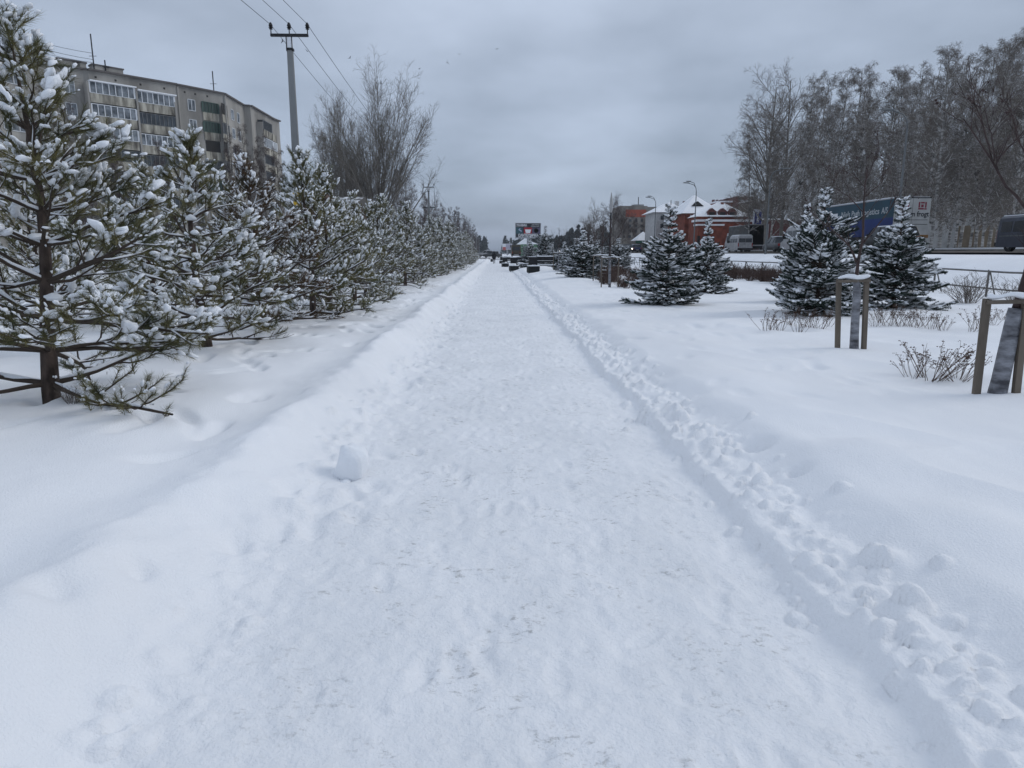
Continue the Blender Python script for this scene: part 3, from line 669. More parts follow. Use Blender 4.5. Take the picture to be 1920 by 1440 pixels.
for i, (px, Y, top, k) in enumerate(((130, 58, 170, 0), (168, 62, 205, 1), (228, 66, 252, 0), (448, 74, 262, 0), (478, 76, 245, 1), (505, 80, 262, 0), (528, 84, 285, 0), (385, 70, 285, 1), (310, 62, 268, 1))):
    bt(px, Y, top, darkb[k], 13.9, 'dark thin bare birch in front of the apartment block, %s from the left' % ordinal(sorted((130, 168, 228, 448, 478, 505, 528, 385, 310)).index(px)),
       'dark birches before the apartment block', 'birch_tree', 0.75)
lt = []
y = 74
while y < 420:
    lt.append(y); y += 7 + 0.05 * y * random.uniform(0.6, 1.3)
for i, Y in enumerate(lt):
    x = -11.5 - 3.0 * random.random() - (2 if i < 4 else 0) + 0.004 * Y; H = random.uniform(11.0, 14.5) * (0.72 if Y < 95 else 1) * (0.9 if Y < 130 else 1)
    k = random.randrange(3); s_ = H / 13.9
    place_tree('bare_tree', darkb[k], BP, 'dark bare tree of the far line beyond the pines, %s from its near end' % ordinal(i), 'tree', (x, Y, 0.1), random.uniform(0, 6.28), (s_ * .85, s_ * .85, s_), 'dark bare trees along the left side')
for i, (px, Y, top, ms, Hm, ws) in enumerate(((1112, 150, 388, roundt[0], 14.2, .9), (1150, 165, 380, darkb[2], 13.9, 1.1), (1165, 150, 395, darkb[2], 13.9, 1.2), (1128, 170, 408, darkb[1], 13.9, 1.2),
                                             (1098, 180, 420, darkb[2], 13.9, 1.), (1185, 170, 402, darkb[0], 13.9, 1.1), (1206, 165, 410, darkb[2], 13.9, 1.), (1388, 118, 372, roundt[0], 14.2, 1.),
                                             (1415, 125, 352, roundt[0], 14.2, 1.), (1440, 122, 330, darkb[2], 13.9, 1.1))):
    bt(px, Y, top, ms, Hm, 'bushy bare tree among the houses across the road, %s from the left' % ordinal(sorted((1112, 1150, 1165, 1128, 1098, 1185, 1206, 1388, 1415, 1440)).index(px)),
       'bare trees among the far houses', wsc=ws, zb=1.4)

# far-off wood closing the view: one mass of narrow crowns
def far_wood():
    rg = np.random.default_rng(77); g = Geo()
    spots = []
    for k in range(620):
        Y = rg.uniform(430, 640); x = rg.uniform(-330, 330)
        if abs(x) < 6: continue
        spots.append((x, Y, rg.uniform(8, 13)))
    for k in range(120):
        Y = rg.uniform(330, 430); x = rg.uniform(38, 75); spots.append((x, Y, rg.uniform(9, 14)))
    for k in range(70):
        Y = rg.uniform(300, 430); x = rg.uniform(10, 34) ; spots.append((x + 2, Y, rg.uniform(5, 9)))
    for x, Y, H in spots:
        n = 260; z = rg.random(n) ** 0.8; r = (1 - z) * 0.26 * H * rg.uniform(0.5, 1.1, n) + 0.2; a = rg.uniform(0, 6.28, n)
        c = np.stack([x + r * np.cos(a), Y + r * np.sin(a), 0.5 + z * H], 1); s_ = rg.uniform(0.25, 0.8, (n, 1))
        V = np.stack([c + rg.normal(size=(n, 3)) * s_ * 0.8, c + rg.normal(size=(n, 3)) * s_ * 0.8, c + np.array([0, 0, 1]) * s_ * 1.6], 1)
        g.add(V.reshape(-1, 3), np.arange(n * 3).reshape(-1, 3))
        g.bar((x, Y, 0), (x, Y, H * 0.9), 0.3, 0.3)
    o = g.build('distant_wood', mat('distant_foliage', (0.035, 0.045, 0.042), 0.9, var=0.4, vscale=0.05)); tag(o, 'far-off dark wood closing the end of the path', 'wood', kind='stuff')
far_wood()

# ------------------------------------------------------------------ apartment block, left
CONC = mat('grey_panel', (0.32, 0.305, 0.28), 0.9, var=0.35, vscale=0.35, stretch=(1, 1, 0.25), bump=0.2, bscale=3)
CONCD = mat('stained_panel', (0.36, 0.34, 0.285), 0.92, var=0.75, vscale=0.9, var_col=(0.10, 0.09, 0.075), stretch=(1.6, 1.6, 0.35))
FRAME = mat('white_frame', (0.68, 0.70, 0.72), 0.6); GLASS = mat('window_glass', (0.05, 0.06, 0.07), 0.12, var=0.5, vscale=0.8, spec=0.6)
GLASSL = mat('curtained_glass', (0.20, 0.22, 0.24), 0.15, var=0.6, vscale=1.1, spec=0.6, var_col=(0.05, 0.06, 0.07))
GREENG = mat('green_glazing', (0.028, 0.045, 0.038), 0.3, spec=0.5); GREENF = mat('green_frame', (0.06, 0.10, 0.085), 0.6)
ROOFM = mat('roof_felt', (0.12, 0.11, 0.105), 0.9); DARKM = mat('shade_and_dark_faces', (0.03, 0.028, 0.026), 0.9)  # near-black faces; on open balconies it paints their inner shade
METAL = mat('dull_metal', (0.16, 0.165, 0.17), 0.5, metallic=0.5, var=0.3, vscale=5); BLACKM = mat('black_metal', (0.02, 0.02, 0.022), 0.6)
ZR = 25.6
def block_left():
    b = thing('apartment_block', 'long nine storey grey apartment block with glazed balconies behind the left pines', 'building')
    o0 = onz(30, 103, ZR); b.location = (0, 0, 0)
    A = [onz(*q, ZR) for q in ((-260, 22), (15, 99), (154, 125))]
    B = [onz(164, 125.5, ZR), onz(330, 154, ZR)]
    C = [onz(331, 158, ZR - 0.25), onz(419, 175, ZR - 0.25)]
    D = [onz(419, 175, ZR - 0.25), onz(456, 197, ZR - 0.25)]
    E = [onz(469, 197, ZR - 0.2), onz(511, 221.5, ZR - 0.2)]
    Fp = onz(524, 237, ZR - 1.2)
    front = [A[0], A[1], A[2], B[0], B[1], C[0], C[1], D[1], E[0], E[1], Fp]
    pts = [(p.x, p.y) for p in front]
    backs = [(pts[-1][0] - 11, pts[-1][1] + 5), (pts[4][0] - 16, pts[4][1] + 6), (pts[0][0] - 16, pts[0][1])]
    g = Geo(); g.prism(pts + backs, 0, ZR - 0.35); g.build('wall', CONC, b)
    g = Geo()
    for p, q in zip(front[:-1], front[1:]):
        p = Vector((p.x, p.y, 0)); q = Vector((q.x, q.y, 0)); 
        if (q - p).length < 0.05: continue
        d = (q - p).normalized(); nrm = Vector((d.y, -d.x, 0)) * 0.12
        g.bar(p + Vector((0, 0, ZR - 0.30)) + nrm, q + Vector((0, 0, ZR - 0.30)) + nrm, 0.5, 0.22)
    g.build('parapet', ROOFM, b)
    part('roof_snow', SNOW, b, lambda g: g.prism([(p[0] - 0.5 * (k < 11), p[1]) for k, p in enumerate(pts + backs)], ZR - 0.345, ZR - 0.15))
    def frame(p, q):
        p = Vector((p.x, p.y, 0)); q = Vector((q.x, q.y, 0)); d = (q - p).normalized(); return p, d, Vector((d.y, -d.x, 0)), (q - p).length
    def rect(g, F, u0, u1, z0, z1, n0, n1):
        p, d, nr, _ = F; pr = []
        c = [p + d * u + nr * n + Vector((0, 0, z)) for z in (z0, z1) for n in (n0, n1) for u in (u0, u1)]
        g.add([tuple(v) for v in c], np.array([(0, 1, 3, 2), (4, 6, 7, 5), (0, 4, 5, 1), (2, 3, 7, 6), (0, 2, 6, 4), (1, 5, 7, 3)]))
    def upx(F, px):        # position along a facade of a picture column
        p, d, nr, _ = F; r = ray(px, 300); # solve p + d u = k r in plan
        det = d.x * (-r.y) - d.y * (-r.x); return ((-p.x) * (-r.y) - (-p.y) * (-r.x)) / det
    def window(F, u0, u1, zb, h=1.45, mull=1, m=GLASSL, fm=FRAME, n=0.0):
        g = Geo(); t = 0.07
        rect(g, F, u0, u1, zb - t, zb, n + .02, n + .10); rect(g, F, u0, u1, zb + h, zb + h + t, n + .02, n + .09)
        for k in range(mull + 2):
            u = u0 + (u1 - u0) * k / (mull + 1); rect(g, F, u - t / 2, u + t / 2, zb, zb + h, n + .02, n + .08)
        f = g.build('window', fm, b)
        g = Geo(); rect(g, F, u0 + t / 2, u1 - t / 2, zb, zb + h, n + .01, n + .035); g.build('pane', m, f)
    def balcony(F, u0, u1, zb, style, n=1.0):
        g = Geo(); rect(g, F, u0, u1, zb - 0.15, zb + 1.0, 0.01, n); f = g.build('balcony', CONCD, b)
        if style == 'open':
            g = Geo(); rect(g, F, u0 + .1, u1 - .1, zb + 1.0, zb + 2.6, 0.012, 0.05); g.build('recess_shade', DARKM, f); return  # flat dark sheet stands in for the shade inside an open balcony
        fm, gm, mul = {'white': (FRAME, GLASSL, 7), 'dark': (METAL, GLASS, 9), 'green': (GREENF, GREENG, 5)}[style]
        g = Geo(); rect(g, F, u0 + .03, u1 - .03, zb + 1.06, zb + 2.42, 0.1, n - .06); g.build('glazing', gm, f)
        g = Geo(); rect(g, F, u0, u1, zb + 1.0, zb + 1.06, n - .1, n + .04); rect(g, F, u0, u1, zb + 2.42, zb + 2.5, 0.02, n + .04)
        for k in range(mul + 1):
            u = u0 + (u1 - u0) * k / mul; wd = 0.05 if 0 < k < mul else 0.12
            rect(g, F, u - wd, u + wd, zb + 1.06, zb + 2.42, n - .055, n + .02)
        g.build('balcony_frame', fm, f)
    fl = [ZR - 1.55 - 2.8 * k for k in range(1, 10)]    # floor levels, top to bottom
    FA = frame(A[1], A[2]); FA0 = frame(A[0], A[1]); FB = frame(B[0], B[1]); FC = frame(C[0], C[1]); FD = frame(D[0], D[1]); FE = frame(E[0], E[1])
    for k, z in enumerate(fl):
        if z < 0.2: continue
        for px0, px1 in ((45, 68), (95, 113), (135, 155)): window(FA, upx(FA, px0), upx(FA, px1), z + .85)
        for j in range(4): window(FA0, 3 + j * 5.2, 5 + j * 5.2, z + .85)
        u0, u1, u2 = upx(FB, 177), upx(FB, 260), upx(FB, 337)
        st1 = 'white' if k < 3 else 'dark'; st2 = ['white', 'dark', 'white', 'dark'][k % 4] if k < 4 else 'dark'
        balcony(FB, u0, u1 - .1, z - .05, st1, 1.2); balcony(FB, u1 + .1, u2 - 0.5, z - .35, st2, 1.2)
        a = upx(FC, 361); window(FC, a, upx(FC, 374), z + .85)
        balcony(FC, upx(FC, 387), upx(FC, 416), z - .1, 'green' if k in (0, 1, 4) else ('dark' if k % 2 else 'open'), 0.14)
        balcony(FD, upx(FD, 422), upx(FD, 433), z - .1, ('open', 'dark')[k % 2], 0.12)
        window(FD, upx(FD, 439), upx(FD, 444), z + .85, mull=0); window(FD, upx(FD, 450), upx(FD, 454), z + .85, mull=0)
        balcony(FE, upx(FE, 487), upx(FE, 503), z - .1, ('dark', 'white', 'dark')[k % 3], 1.0)
        FE2 = frame(E[1], Fp); balcony(FE, upx(FE, 505), upx(FE, 512), z - .1, ('open', 'white', 'open')[k % 3], 0.9)
    # side fins of the balcony column and its canopy
    g = Geo()
    for u in (upx(FB, 174), upx(FB, 262)): rect(g, FB, u - .12, u + .12, 0, ZR - 2.0, 0.0, 1.3)
    rect(g, FB, upx(FB, 338) - .6, upx(FB, 338) - .36, 0, ZR - 3.0, 0, 1.3); rect(g, FC, -0.1, 0.15, 0, ZR - .6, 0, .25); rect(g, FD, -.12, .14, 0, ZR - .6, 0, .25)
    rect(g, FE, upx(FE, 485) - .15, upx(FE, 485), 0, ZR - 2.4, 0, 1.1); g.build('fin', CONC, b)
    g = Geo(); rect(g, FB, upx(FB, 178), upx(FB, 262), ZR - 1.95, ZR - 1.8, 0, 1.5); rect(g, FB, upx(FB, 264), upx(FB, 334), ZR - 2.2, ZR - 2.05, 0, 1.5); g.build('canopy_snow', SNOW, b)
    g = Geo()       # dark vent holes under the eaves
    for F, pxs in ((FB, (196, 232, 277, 320)), (FC, (357, 376, 398)), (FA, (20, 138))):
        for px in pxs: u = upx(F, px); rect(g, F, u - .12, u + .12, ZR - 1.25, ZR - 1.0, 0.004, 0.03)
    g.build('vent_holes', DARKM, b)
    for px, wd in ((157, 2.6), (176, 1.6), (215, 2.0), (238, 2.4)):
        F = FB; u = upx(F, px); g = Geo(); rect(g, F, u - wd / 2, u + wd / 2, ZR - .1, ZR + .75, -3.0, -1.6); c = g.build('chimney', CONC, b)
        g = Geo(); rect(g, F, u - wd / 2 - .12, u + wd / 2 + .12, ZR + .75, ZR + .92, -3.1, -1.5); g.build('chimney_cap', ROOFM, c)
    for px, h in ((202, 4.6), (223, 1.6), (421, 3.0)):
        F = FB if px < 300 else FC; u = upx(F, px); p = F[0] + F[1] * u - F[2] * 1.5
        g = Geo(); g.tube([(p.x, p.y, ZR - .2), (p.x, p.y, ZR + h)], 0.08, 6); g.bar((p.x - .5, p.y, ZR + h * .4), (p.x + .5, p.y, ZR + h * .4), .05, .05); g.build('antenna', BLACKM, b)
    g = Geo()
    p = FB[0] + FB[1] * upx(FB, 202) - FB[2] * 1.5
    for dz, e in ((1.4, 2.6), (1.0, 1.9), (2.2, 3.1)):
        q = at(-40, 62, p.y - 26); pts_ = [Vector((p.x, p.y, ZR + dz)).lerp(Vector((A[1].x - 3, A[1].y - 12, ZR + e)), s) - Vector((0, 0, 0.9 * 4 * s * (1 - s))) for s in np.linspace(0, 1, 12)]
        g.tube(pts_, 0.025, 4)
    g.build('roof_cable', BLACKM, b)
block_left()

# ------------------------------------------------------------------ houses on the right and far away
BRICK = mat('red_brick', (0.22, 0.062, 0.038), 0.9, var=0.35, vscale=1.2, rand=0.05); BRICKD = mat('dark_brick', (0.13, 0.055, 0.05), 0.9, var=0.3)
WHITEW = mat('white_render', (0.5, 0.5, 0.5), 0.9, var=0.2); TAN = mat('tan_render', (0.13, 0.10, 0.065), 0.9, var=0.3, vscale=0.5)
BROWNP = mat('brown_grey_panel', (0.20, 0.185, 0.165), 0.9, var=0.3, vscale=0.3); GREYP = mat('pale_grey_panel', (0.30, 0.30, 0.29), 0.9, var=0.25, vscale=0.4)
GREENP = mat('green_paint', (0.02, 0.11, 0.06), 0.6); REDP = mat('crimson_paint', (0.38, 0.02, 0.035), 0.6)
def hip(g, x0, y0, x1, y1, z0, z1, ov=0.5, ridge=0.35):
    x0 -= ov; y0 -= ov; x1 += ov; y1 += ov; cx, cy = (x0 + x1) / 2, (y0 + y1) / 2; hx, hy = (x1 - x0) / 2, (y1 - y0) / 2
    rx = hx * ridge if hx >= hy else 0; ry = hy * ridge if hy > hx else 0
    g.add([(x0, y0, z0), (x1, y0, z0), (x1, y1, z0), (x0, y1, z0), (cx - rx, cy - ry, z1), (cx + rx, cy - ry, z1), (cx + rx, cy + ry, z1), (cx - rx, cy + ry, z1)],
          [(3, 2, 1, 0), (0, 1, 5, 4), (1, 2, 6, 5), (2, 3, 7, 6), (3, 0, 4, 7), (4, 5, 6, 7)])
def X(px, Y): return at(px, 474, Y).x
def Z(py, Y, px=1200): return at(px, py, Y).z
# red brick house
Yb = 125
h = thing('brick_house', 'tall red brick house with a steep snowy hip roof and small gable dormer', 'building', (X(1290, Yb), Yb, 0)); h.location = (0, 0, 0)
part('wall', BRICK, h, lambda g: g.box(X(1281, Yb), Yb, 1.0, X(1345, Yb), Yb + 12, Z(400, Yb)))
def f(g): hip(g, X(1281, Yb), Yb, X(1345, Yb), Yb + 12, Z(400, Yb), Z(366, Yb + 6), 0.7, 0.1)
part('roof_snow', SNOW, h, f)
x = X(1308, Yb); d_ = part('dormer', DARKM, h, lambda g: g.add([(x - 1.1, Yb + 1.4, Z(385, Yb)), (x + 1.1, Yb + 1.4, Z(385, Yb)), (x, Yb + 1.4, Z(376, Yb)), (x, Yb + 4, Z(376, Yb)), (x - 1.1, Yb + 4, Z(385, Yb)), (x + 1.1, Yb + 4, Z(385, Yb))], [(0, 1, 2), (0, 2, 3, 4), (1, 5, 3, 2), (0, 4, 5, 1), (4, 3, 5)]))
for k in range(5):
    z = Z(403 + k * 7, Yb); part('window', FRAME, h, lambda g: g.box(X(1290.5, Yb), Yb - .03, z - .25, X(1294.5, Yb), Yb - .002, z))
h = thing('brick_shop', 'low red brick building with three arched dormers in its snowy roof', 'building'); Yc = 118
part('wall', BRICK, h, lambda g: (g.box(X(1304, Yc), Yc, 1.0, X(1402, Yc), Yc + 5, Z(406, Yc))))
part('roof_snow', SNOW, h, lambda g: hip(g, X(1308, Yc), Yc, X(1398, Yc), Yc + 5, Z(406, Yc) + .002, Z(379, Yc + 3), 0.6, 0.08))
def f(g): g.box(X(1302, Yc - 2), Yc - 3, 1.0, X(1420, Yc - 2), Yc - .02, Z(417, Yc)); g.box(X(1300, 112), 110, 1.0, X(1345, 112), 112, Z(424, 112))
part('front_wall', BRICK, h, f)
part('parapet_snow', SNOW, h, lambda g: (g.box(X(1302, Yc - 2) - .2, Yc - 3.2, Z(417, Yc) + .002, X(1420, Yc - 2) + .2, Yc - .05, Z(413, Yc)), g.box(X(1300, 112) - .2, 109.8, Z(424, 112) + .002, X(1345, 112) + .2, 112, Z(421, 112))))
for px in (1330, 1350, 1368):
    x = X(px, Yc); zz = Z(406, Yc)
    d_ = part('dormer', BRICKD, h, lambda g: (g.prism([(x - .75, Yc - .3), (x + .75, Yc - .3), (x + .75, Yc + 2), (x - .75, Yc + 2)], zz - .2, zz + .75), g.add([(x - .85, Yc - .35, zz + .75), (x + .85, Yc - .35, zz + .75), (x, Yc - .35, zz + 1.4), (x - .85, Yc + 2, zz + .75), (x + .85, Yc + 2, zz + .75), (x, Yc + 2, zz + 1.4)], [(0, 1, 2), (3, 5, 4), (0, 2, 5, 3), (1, 4, 5, 2), (0, 3, 4, 1)])))
    part('window', DARKM, d_, lambda g: g.box(x - .45, Yc - .33, zz, x + .45, Yc - .31, zz + .7))
part('chimney', BRICK, h, lambda g: g.box(X(1347, Yc + 2), Yc + 2, Z(390, Yc), X(1352, Yc + 2), Yc + 3, Z(379, Yc + 2)))
part('shop_windows', DARKM, h, lambda g: [g.box(X(1306 + 9 * k, 110), 109.98, 2.2, X(1311 + 9 * k, 110), 109.995, 4.2) for k in range(4)])
Yw = 138
h = thing('white_house', 'white walled house with snowy slanting roof left of the red brick one', 'building')
part('wall', WHITEW, h, lambda g: g.box(X(1228, Yw), Yw, 1.0, X(1287, Yw), Yw + 10, Z(398, Yw)))
part('roof_snow', SNOW, h, lambda g: hip(g, X(1226, Yw), Yw, X(1287, Yw), Yw + 10, Z(398, Yw) + .002, Z(381, Yw + 5), 0.6, 0.5))
for px in (1266, 1281):
    c = part('chimney', WHITEW if px == 1266 else BRICKD, h, lambda g: g.box(X(px - 3, Yw + 4), Yw + 4, Z(392, Yw), X(px + 3, Yw + 4), Yw + 5, Z(374, Yw)))
for k in range(3):
    for j in range(2): part('window', GLASS, h, lambda g: g.box(X(1236 + 17 * k, Yw), Yw - .02, Z(412 + 16 * j, Yw), X(1242 + 17 * k, Yw), Yw - .002, Z(404 + 16 * j, Yw)))
h = thing('brick_tower_block', 'dark red brick block rising behind the snowy shop roof', 'building'); Yd = 150
part('wall', BRICKD, h, lambda g: g.box(X(1374, Yd), Yd, 1.0, X(1404, Yd), Yd + 15, Z(368, Yd)))
part('upper_wall', BRICK, h, lambda g: g.box(X(1345, Yd), Yd + 2, 1.0, X(1373.8, Yd), Yd + 14, Z(378, Yd)))
part('roof_snow', SNOW, h, lambda g: (g.box(X(1345, Yd), Yd + 1.8, Z(378, Yd) + .002, X(1373.8, Yd), Yd + 14, Z(375, Yd)), g.box(X(1374, Yd) - .2, Yd - .2, Z(368, Yd) + .002, X(1404, Yd) + .1, Yd + 15, Z(366, Yd))))
for k in range(5): part('window', GLASS, h, lambda g: g.box(X(1379, Yd), Yd - .02, Z(377 + 9 * k, Yd), X(1384, Yd), Yd - .002, Z(372 + 9 * k, Yd)))
for k in range(4): part('chimney', BRICKD, h, lambda g: g.box(X(1348 + 7 * k, Yd), Yd + 6, Z(378, Yd), X(1351 + 7 * k, Yd), Yd + 7, Z(370, Yd)))
h = thing('tan_house', 'tan rendered house mostly hidden behind the left end of the birch grove', 'building'); Yd = 142
part('wall', TAN, h, lambda g: g.box(X(1404.5, Yd), Yd, 1.0, X(1462, Yd), Yd + 12, Z(376, Yd)))
part('roof_snow', SNOW, h, lambda g: g.box(X(1404.5, Yd) - .02, Yd - .3, Z(376, Yd) + .002, X(1462, Yd) + .3, Yd + 12, Z(373, Yd)))
for k in range(4):
    for j in range(3): part('window', GLASS, h, lambda g: g.box(X(1409 + 13 * k, Yd), Yd - .02, Z(394 + 20 * j, Yd), X(1414 + 13 * k, Yd), Yd - .002, Z(383 + 20 * j, Yd)))
h = thing('brick_wall_building', 'long low dark brick wall building behind the box truck and parked cars', 'building'); Yd = 112
part('wall', BRICKD, h, lambda g: g.box(X(1422, Yd), Yd, 1.0, X(1600, Yd), Yd + 6, Z(412, Yd)))
part('parapet_snow', SNOW, h, lambda g: g.box(X(1422, Yd) - .1, Yd - .2, Z(412, Yd) + .002, X(1600, Yd), Yd + 6, Z(409.5, Yd)))
# far brown block with the red panel
h = thing('far_apartment_block', 'far grey brown apartment block with a red painted upper panel', 'building'); Yf = 210
part('wall', BROWNP, h, lambda g: g.box(X(1160, Yf), Yf, 0.5, X(1211, Yf), Yf + 14, Z(386, Yf)))
part('side_wing', BROWNP, h, lambda g: g.box(X(1211.2, Yf), Yf + 2, 0.5, X(1241, Yf), Yf + 16, Z(387, Yf)))
part('red_panel', mat('rust_red_panel', (0.30, 0.07, 0.04), 0.8, var=0.2), h, lambda g: g.box(X(1171, Yf), Yf - .05, Z(407, Yf), X(1209, Yf), Yf - .005, Z(393, Yf)))
part('roof_house', GREYP, h, lambda g: g.box(X(1190, Yf), Yf + 3, Z(386, Yf) + .01, X(1208, Yf), Yf + 8, Z(382, Yf)))
part('antenna', BLACKM, h, lambda g: g.bar((X(1200, Yf), Yf + 5, Z(382, Yf)), (X(1200, Yf), Yf + 5, Z(367, Yf)), .2, .2))
for k in range(4):
    for j in range(4): part('window', GLASS, h, lambda g: g.box(X(1166 + 11 * k, Yf), Yf - .04, Z(416 + 10 * j, Yf), X(1171 + 11 * k, Yf), Yf - .003, Z(411 + 10 * j, Yf)))
for k in range(2):
    for j in range(5): part('window', GLASS, h, lambda g: g.box(X(1218 + 12 * k, Yf), Yf + 1.96, Z(400 + 10 * j, Yf), X(1224 + 12 * k, Yf), Yf + 1.997, Z(395 + 10 * j, Yf)))
# pale grey block behind the birches
h = thing('panel_apartment_block', 'pale grey panel apartment block seen through the birches at the right edge', 'building'); Yg = 118
part('wall', GREYP, h, lambda g: g.box(X(1806, Yg), Yg, 1.0, X(2060, Yg), Yg + 14, Z(286, Yg, 1850)))
part('plinth', TAN, h, lambda g: g.box(X(1790, Yg), Yg - 6, 1.0, X(1875, Yg), Yg - .01, Z(424, Yg, 1850)))
part('roof_edge', ROOFM, h, lambda g: g.box(X(1806, Yg) - .2, Yg - .25, Z(286, Yg, 1850) + .002, X(2060, Yg), Yg + 14, Z(283, Yg, 1850)))
for j in range(6):
    z = Z(414, Yg, 1850) + 2.8 * j
    for px0, px1, m_ in ((1816, 1826, 1), (1846, 1860, 1), (1874, 1896, 2), (1912, 1926, 1), (1944, 1966, 2), (1980, 1994, 1)):
        x0, x1 = X(px0, Yg), X(px1, Yg)
        w_ = part('window', FRAME, h, lambda g: [g.box(x0 + (x1 - x0) * k / (m_ + 1) - .05, Yg - .06, z, x0 + (x1 - x0) * k / (m_ + 1) + .05, Yg - .002, z + 1.4) for k in range(m_ + 2)] and g.box(x0 - .05, Yg - .062, z - .1, x1 + .05, Yg - .002, z))
        part('pane', GLASS, w_, lambda g: g.box(x0 + .05, Yg - .035, z, x1 - .05, Yg - .001, z + 1.4))
# kiosk with snowy roof and green fascia, red sign above
h = thing('market_kiosk', 'small kiosk with snowy hip roof and green fascia by the far road', 'kiosk'); Yk = 150
part('wall', BROWNP, h, lambda g: g.box(X(1193, Yk), Yk, 0.4, X(1224, Yk), Yk + 5, Z(453.5, Yk)))
part('fascia', GREENP, h, lambda g: g.box(X(1191, Yk), Yk - .3, Z(456, Yk), X(1226, Yk), Yk - .02, Z(451, Yk)))
part('roof_snow', SNOW, h, lambda g: hip(g, X(1191, Yk), Yk - .3, X(1226, Yk), Yk + 5, Z(451, Yk) + .002, Z(434, Yk), 0.1, 0.15))
h = thing('red_sign_board', 'narrow crimson sign board standing behind the kiosk roof', 'sign'); Ys = 152
part('panel', REDP, h, lambda g: g.box(X(1213, Ys + 5), Ys + 5, Z(438, Ys), X(1221, Ys + 5), Ys + 5.3, Z(422, Ys)))
part('post', BLACKM, h, lambda g: g.bar((X(1217, Ys + 5), Ys + 5.15, 0.5), (X(1217, Ys + 5), Ys + 5.15, Z(438, Ys)), .2, .2))
# cottage under the billboard
h = thing('cottage', 'small green cottage with steep snowy gable roof under the billboard', 'building'); Yq = 230
x0, x1 = X(974, Yq), X(1010, Yq)
part('wall', mat('green_boards', (0.10, 0.20, 0.12), 0.8), h, lambda g: g.box(x0 + .6, Yq, 0.3, x1 - .4, Yq + 8, Z(458, Yq)))
def f(g):
    zt, ze = Z(444, Yq), Z(458, Yq) + .002; xm = X(988, Yq)
    g.add([(x0 - .8, Yq - .4, ze), (xm, Yq - .4, zt), (X(994, Yq), Yq - .4, Z(452, Yq)), (x1, Yq - .4, ze), (x0 - .8, Yq + 8.4, ze), (xm, Yq + 8.4, zt), (X(994, Yq), Yq + 8.4, Z(452, Yq)), (x1, Yq + 8.4, ze)],
          [(0, 3, 2, 1), (4, 5, 6, 7), (0, 1, 5, 4), (1, 2, 6, 5), (2, 3, 7, 6), (0, 4, 7, 3)])
part('roof_snow', SNOW, h, f)
part('window', GLASS, h, lambda g: g.box(X(981, Yq), Yq - .03, Z(465, Yq), X(984, Yq), Yq - .002, Z(461, Yq)))
# wooden house glimpsed through the left pines
h = thing('wooden_house', 'dark wooden house with grey roof glimpsed above the pines by the concrete pole', 'building'); Yo = 52
WOODD = mat('weathered_boards', (0.10, 0.065, 0.05), 0.9, var=0.4, stretch=(6, 6, .4))
part('wall', WOODD, h, lambda g: g.box(X(572, Yo), Yo, 0, X(668, Yo), Yo + 7, Z(383, Yo, 600)))
def f(g):
    xa, xb, za, zt = X(568, Yo), X(672, Yo), Z(383, Yo, 600) + .002, Z(362, Yo, 600); ym = Yo + 3.5
    g.add([(xa, Yo - .5, za), (xb, Yo - .5, za), (xb, ym, zt), (xa, ym, zt), (xa, Yo + 7.5, za), (xb, Yo + 7.5, za)], [(0, 1, 2, 3), (3, 2, 5, 4), (0, 3, 4), (1, 5, 2), (0, 4, 5, 1)])
part('roof', mat('slate_roof', (0.10, 0.095, 0.09), 0.9, snow=0.1), h, f)
part('window', GLASS, h, lambda g: g.box(X(610, Yo), Yo - .03, 2.0, X(622, Yo), Yo - .002, 3.2))
part('attic_gable', WOODD, h, lambda g: g.add([(X(596, Yo), Yo - .3, Z(374, Yo, 600)), (X(622, Yo), Yo - .3, Z(374, Yo, 600)), (X(608, Yo), Yo - .3, Z(358, Yo, 600)), (X(596, Yo), Yo + 3, Z(374, Yo, 600)), (X(622, Yo), Yo + 3, Z(374, Yo, 600)), (X(608, Yo), Yo + 3, Z(358, Yo, 600))], [(0, 1, 2), (3, 5, 4), (0, 2, 5, 3), (1, 4, 5, 2), (0, 3, 4, 1)]))

